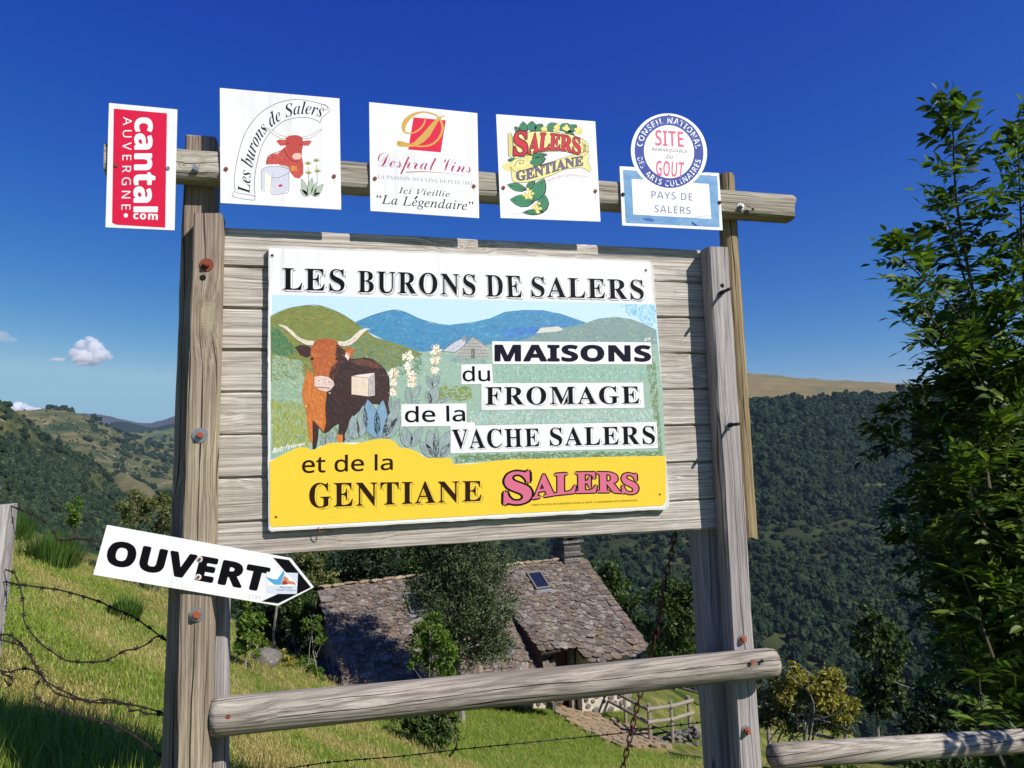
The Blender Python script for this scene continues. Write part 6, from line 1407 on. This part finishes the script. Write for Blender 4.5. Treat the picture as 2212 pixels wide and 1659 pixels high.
for k_, (bp, dd, wd, ht, lb) in enumerate((((105, 1240), 19.5, 80, 92, 'large dark green broom shrub on the meadow behind the fence post'), ((268, 1308), 14.5, 42, 52, 'small broom shrub in the dry grass just below the arrow sign'), ((18, 1140), 25.5, 62, 84, 'bright green broom shrub on the crest behind the fence post top'))):
    b_ = d1(bp[0], bp[1], dd); b_[2] = gz(b_[0], b_[1]); sc = dd / F; t_ = thing('broom_shrub', lb, 'shrub', tuple(b_), 'broom shrubs on the meadow'); mb = MB(); r = np.random.default_rng(k_ + 60)
    for _ in range(900):
        a = r.uniform(0, 6.28); q = r.random() ** .6; o = np.array([math.cos(a), math.sin(a), 0]) * q * wd * sc; h = ht * sc * r.uniform(.55, 1.1) * (1 - .4 * q * q); lean = o * .35 + r.normal(0, .05, 3)
        p0_ = b_ + o * .75; p1_ = p0_ + [0, 0, h * .55] + lean * .5; p2_ = p0_ + [0, 0, h] + lean * 1.1; s = np.array([math.cos(a + 1.57), math.sin(a + 1.57), 0]) * .011
        mb.add([p0_ - s, p0_ + s, p1_ + s, p2_, p1_ - s], [(0, 1, 2, 4), (4, 2, 3)])
    mb.build('stems', L_BROOM, t_)

# ------------------------------------------------------------------ the near ash tree: pinnate leaves on upright shoots
def ash_leaf(seed):
    r = np.random.default_rng(seed); mb = MB(); n = 5; Lr = .26 * r.uniform(.85, 1.15)
    ax = [np.array([0, 0, 0.0])]
    for i in range(8):
        t_ = (i + 1) / 8; ax.append(np.array([Lr * t_, 0, .045 * math.sin(t_ * 2.2) - .05 * t_ * t_]))
    tube(mb, ax, np.linspace(.0022, .0009, 9), 4)
    def leaflet(p, d, up_, ln):
        d = d / np.linalg.norm(d); s = np.cross(up_, d); s /= np.linalg.norm(s); u = np.cross(d, s); w_ = ln * .19; c = .18 * ln * r.uniform(.3, 1.3)
        mids = [p, p + d * ln * .3 + u * 0, p + d * ln * .62 - u * c * .35, p + d * ln - u * c]
        l_ = [p + d * ln * .3 + s * w_ + u * w_ * .35, p + d * ln * .62 + s * w_ * .9 + u * (w_ * .3 - c * .35)]; q_ = [p + d * ln * .3 - s * w_ + u * w_ * .35, p + d * ln * .62 - s * w_ * .9 + u * (w_ * .3 - c * .35)]
        mb.add(mids + l_ + q_, [(0, 1, 4), (1, 2, 5, 4), (2, 3, 5), (0, 6, 1), (1, 6, 7, 2), (2, 7, 3)])
    for i in range(n):
        f = .26 + .66 * i / n; p = np.array([np.interp(f, np.linspace(0, 1, 9), [a[k] for a in ax]) for k in range(3)]); ln = .098 * r.uniform(.85, 1.2) * (1 - .25 * abs(f - .55))
        for sg_ in (-1, 1): leaflet(p, np.array([.55 + r.normal(0, .12), sg_, r.normal(.05, .2)]), np.array([r.normal(0, .15), r.normal(0, .2), 1.0]), ln)
    leaflet(ax[-1], np.array([1, r.normal(0, .2), -.1]), np.array([0, 0, 1.0]), .08)
    return rawmesh('leaf', np.vstack(mb.V), mb.F, L_ASH)
AL = [ash_leaf(k) for k in range(7)]; ALV = [np.array([v.co[:] for v in m.vertices]) for m in AL]; ALF = [[tuple(p.vertices) for p in m.polygons] for m in AL]
ab = d1(2190, 1900, 4.4); ab[2] = gz(ab[0], ab[1])
at_ = thing('ash_tree', 'tall dark ash tree with feathery leaves close by at the right edge', 'tree', tuple(ab))
wd_ = MB(); LV = []
r = np.random.default_rng(77)
def shoot(p0_, p1_, rad, leaves=True, bend=.05, step=.066):
    m_ = (p0_ + p1_) / 2 + r.normal(0, bend, 3) * np.linalg.norm(p1_ - p0_); P = smooth_line(np.array([p0_, m_, p1_]), 7); tube(wd_, P, np.linspace(rad, rad * .3, len(P)), 6)
    if not leaves: return
    dl = np.r_[0, np.cumsum(np.linalg.norm(np.diff(P, axis=0), axis=1))]; s = dl[-1] * r.uniform(.10, .2); az = r.uniform(0, 3.14)
    while s < dl[-1]:
        p = np.array([np.interp(s, dl, P[:, k]) for k in range(3)]); q = np.array([np.interp(min(s + .03, dl[-1] + .0), dl, P[:, k]) - np.interp(s - .03, dl, P[:, k]) for k in range(3)])
        u, v, d_ = frame(q + 1e-6); f = s / dl[-1]
        for sg_ in (0, math.pi):
            a = az + sg_ + r.normal(0, .25); out_ = u * math.cos(a) + v * math.sin(a); x = out_ * 1.0 + d_ * (.25 + .9 * max(0, f - .6) / .4) + np.array([0, 0, r.normal(.0, .18)]); x /= np.linalg.norm(x)
            z = np.array([0, 0, 1.0]) + r.normal(0, .25, 3); y = np.cross(z, x); y /= np.linalg.norm(y); z = np.cross(x, y)
            LV.append((p, np.column_stack([x, y, z]) * r.uniform(.75, 1.12) * (1 - .25 * max(0, f - .75) / .25), r.integers(0, 7)))
        az += 1.57 + r.normal(0, .2); s += step * r.uniform(.8, 1.3)
    p = P[-1]; d_ = P[-1] - P[-2]; d_ /= np.linalg.norm(d_)
    for k in range(3):
        x = d_ + r.normal(0, .3, 3); x /= np.linalg.norm(x); y = np.cross([0, 0, 1.0] + r.normal(0, .3, 3), x); y /= np.linalg.norm(y); LV.append((p, np.column_stack([x, y, np.cross(x, y)]) * .7, r.integers(0, 7)))
c0 = d1(2200, 1500, 4.4); c1 = d1(2170, 1150, 4.3); c2 = d1(2140, 850, 4.1)
shoot(ab, c0, .05, False); shoot(c0, c1, .035, False); shoot(c1, c2, .022, False)
# silhouette shoots: (start px, tip px, depth)
for (a, b_, d_) in (((2120, 720), (2058, 262), 3.9), ((2225, 760), (2200, 330), 4.0), ((2270, 700), (2250, 270), 4.1), ((2150, 860), (1952, 560), 3.8), ((2165, 820), (2045, 470), 4.1), ((2180, 900), (1985, 650), 3.7), ((2200, 950), (2025, 750), 3.9),
                    ((2150, 1050), (1950, 905), 4.0), ((2170, 1120), (1915, 950), 4.1), ((2190, 1150), (1960, 1090), 3.9), ((2180, 1250), (1965, 1185), 4.2), ((2200, 1330), (2005, 1300), 4.0), ((2220, 1400), (2070, 1390), 4.1), ((2160, 1000), (1990, 860), 4.3), ((2200, 1000), (2065, 820), 3.8)):
    shoot(d1(a[0], a[1], d_ + .3), d1(b_[0], b_[1], d_), .011)
reg = np.array([(2110, 560), (2060, 660), (2050, 760), (2020, 880), (1990, 1000), (1985, 1100), (2000, 1200), (2030, 1300), (2080, 1400), (2130, 1480), (2200, 1560), (2420, 1560), (2420, 430), (2260, 430), (2190, 560)])
nsh = 0
reg2 = np.array([(2080, 820), (2000, 950), (1975, 1060), (1990, 1180), (2020, 1300), (2080, 1400), (2140, 1480), (2210, 1560), (2420, 1560), (2420, 820)])
while nsh < 118:
    tip = np.array([r.uniform(1950, 2420), r.uniform(400, 1560)])
    if not inpoly([tip], reg if nsh < 62 else reg2)[0]: continue
    d_ = r.uniform(3.5, 5.2); st = tip + np.array([r.uniform(20, 130), r.uniform(110, 240)]); shoot(d1(st[0], st[1], d_ + r.normal(.15, .2)), d1(tip[0], tip[1], d_), .008); nsh += 1
# a bough that reaches forward past the picture's right edge and dapples the rail
lim = np.array([3.35, -.75, 1.75]); shoot(c0 + [0, 0, .1], lim, .02, False)
for k in range(7): shoot(lim + r.normal(0, .12, 3), lim + np.array([r.uniform(-.55, .6), r.uniform(-.35, .3), r.uniform(-.35, .45)]), .006)
wd_.build('trunk', M_BARK, at_)
pp = pxof(np.array([l[0] for l in LV])); dd_ = (np.array([l[0] for l in LV]) - CAM) @ FWD
order = np.argsort(np.where((pp[:, 0] < 2215) & (pp[:, 0] > 1800), dd_ + .002 * (pp[:, 0] - 1900) , 99)); single = set(order[:298].tolist()); rest = MB()
for i, (p, R3, m) in enumerate(LV):
    if i in single:
        M = Matrix.Identity(4)
        for a in range(3):
            for b_ in range(3): M[a][b_] = R3[a, b_]
            M[a][3] = p[a] - org(at_)[a]
        o = bpy.data.objects.new('leaf', AL[m]); COL.objects.link(o); o.parent = at_; o.matrix_basis = M
    else: rest.add(ALV[m] @ R3.T + p, ALF[m])
tag(rest.build('foliage', L_ASH, at_), kind='stuff')

# ------------------------------------------------------------------ grass
def tuft(seed, mat, h, n, w_, spread, lean):
    r = np.random.default_rng(seed); mb = MB()
    for _ in range(n):
        a = r.uniform(0, 6.28); o = np.r_[r.normal(0, spread, 2), 0]; hh = h * r.uniform(.5, 1.15); l_ = np.array([math.cos(a), math.sin(a), 0]) * hh * r.uniform(.05, lean); s = np.array([-math.sin(a), math.cos(a), 0]) * w_ * r.uniform(.6, 1.2)
        p1_, p2_ = o + l_ * .3 + [0, 0, hh * .6], o + l_ + [0, 0, hh * r.uniform(.8, 1.0)]
        mb.add([o - s, o + s, p1_ + s * .7, p2_, p1_ - s * .7], [(0, 1, 2, 4), (4, 2, 3)])
    return proto('tuft', rawmesh('tuft', np.vstack(mb.V), mb.F, mat))
TG = [tuft(k, M_GRASS1, .062, 20, .0029, .085, 1.1) for k in range(3)]; TS = [tuft(20 + k, M_GRASS2, .060, 18, .0027, .095, 2.2) for k in range(3)]; TN = [tuft(40 + k, M_GRASS1, .24, 22, .0028, .05, .5) for k in range(3)]
def field(n, x0, x1, y0, y1_, seed, far):
    r = np.random.default_rng(seed); P = np.c_[r.uniform(x0, x1, n), r.uniform(y0, y1_, n)]
    d = np.hypot(P[:, 0] - CAM[0], P[:, 1] - CAM[1]); keep = (r.random(n) < np.clip((far / np.maximum(d, 1)) ** 1.3, 0, 1)); P = P[keep]
    Z = np.concatenate([ground_z(c) for c in np.array_split(P, 12)]); return np.c_[P, Z]
pts = field(230000, -14, 9, 3.2, 28, 1, 9.0); q = pxof(pts); ok = (q[:, 0] > -80) & (q[:, 0] < 2300) & (q[:, 1] < 1760)
d_ = pts[:, :2] - HR0[:2]; ok &= ~((d_ @ RD[:2] > -.4) & (d_ @ RD[:2] < HL) & (d_ @ NO[:2] > -3) & (d_ @ NO[:2] < 2.4))
for pj in pc: ok &= np.hypot(pts[:, 0] - pj[0], pts[:, 1] - pj[1]) > 1.0
pts = pts[ok]
u_ = pts[:, 0] * .55 + pts[:, 1] * .83; nz_ = np.sin(u_ * 2.6 + lump(pts * [1, 1, 0], .5, 1.6, 6)) * .7 + lump(pts * [1, 1, 0], 1.1, .7, 9); straw = nz_ + RNG.normal(0, .5, len(pts)) > .12
straw &= ~((pts[:, 0] > .5) & (pts[:, 1] > 12) & (RNG.random(len(pts)) < .8))
dist = np.hypot(pts[:, 0], pts[:, 1] + 2.5)
scatter('grass', pts, RNG.uniform(.6, 1.25, len(pts)) * np.clip(.8 + dist * .03, .8, 1.7), TG + TS, 2, tilt=.12, sel=np.where(straw, RNG.integers(3, 6, len(pts)), RNG.integers(0, 3, len(pts))))
pts = field(11000, -4.2, .6, .6, 3.0, 3, 30.0)
scatter('bank_grass', pts, RNG.uniform(.6, 1.3, len(pts)), TN, 5, tilt=.15)

# ------------------------------------------------------------------ clouds
def cloud_mat(dens=.012):
    m = bpy.data.materials.new('cloud'); m.use_nodes = True; t = m.node_tree; t.nodes.remove(t.nodes['Principled BSDF'])
    v = t.nodes.new('ShaderNodeVolumePrincipled'); v.inputs['Color'].default_value = (.999, .999, .999, 1); v.inputs['Anisotropy'].default_value = .1
    v.inputs['Density'].default_value = dens
    t.links.new(v.outputs[0], t.nodes['Material Output'].inputs['Volume']); return m
def cloud(label, blobs, d, seed, dens=.012):
    mb = MB(); k = d / F; c0_ = d1(blobs[0][0], blobs[0][1], d)
    for i, (x, y, rx, ry) in enumerate(blobs):
        V = IV3 * (1 + lump(IV3, 1.6, .28, seed + i) + lump(IV3, 4.5, .16, seed + 50 + i))[:, None]
        mb.add(d1(x, y, d + RNG.normal(0, 10 * k)) + np.outer(V[:, 0] * rx * k, RGT) + np.outer(V[:, 1] * (rx + ry) / 2 * k, FWD) + np.outer(V[:, 2] * ry * k, UPV), IF3)
    tag(mb.build('cloud', cloud_mat(dens), None, loc=c0_), label, 'cloud', 'small fair weather clouds')
cloud('bright white puffy cloud alone in the blue sky left of the sign', [(192, 770, 36, 15), (182, 750, 19, 16), (200, 741, 15, 13), (193, 732, 8, 7), (208, 752, 14, 14), (220, 766, 18, 13), (168, 768, 17, 11), (158, 760, 9, 8), (128, 777, 20, 3.5), (236, 771, 8, 6), (190, 785, 24, 5)], 11000, 3, .014)
cloud('faint thin cloud fragment cut by the left picture edge', [(2, 726, 18, 12), (20, 734, 16, 7), (-14, 724, 16, 14)], 11500, 23, .004)
cloud('low white cloud peeping over the pasture ridge', [(38, 880, 16, 10), (60, 884, 14, 7), (80, 885, 12, 6), (52, 878, 7, 6)], 14000, 43, .03)
SC.cycles.volume_bounces = 30; SC.cycles.volume_max_steps = 256

# ------------------------------------------------------------------ air
hv = MB(); box(hv, (-13000, -2500, -420), (13000, 15000, 470))
m = bpy.data.materials.new('air_haze'); m.use_nodes = True; t = m.node_tree; t.nodes.remove(t.nodes['Principled BSDF'])
v = t.nodes.new('ShaderNodeVolumePrincipled'); v.inputs['Color'].default_value = (.5, .68, 1, 1); v.inputs['Density'].default_value = 0.00006; v.inputs['Anisotropy'].default_value = .2
t.links.new(v.outputs[0], t.nodes['Material Output'].inputs['Volume'])
HAZE = tag(hv.build('haze', m, None), kind='stuff')
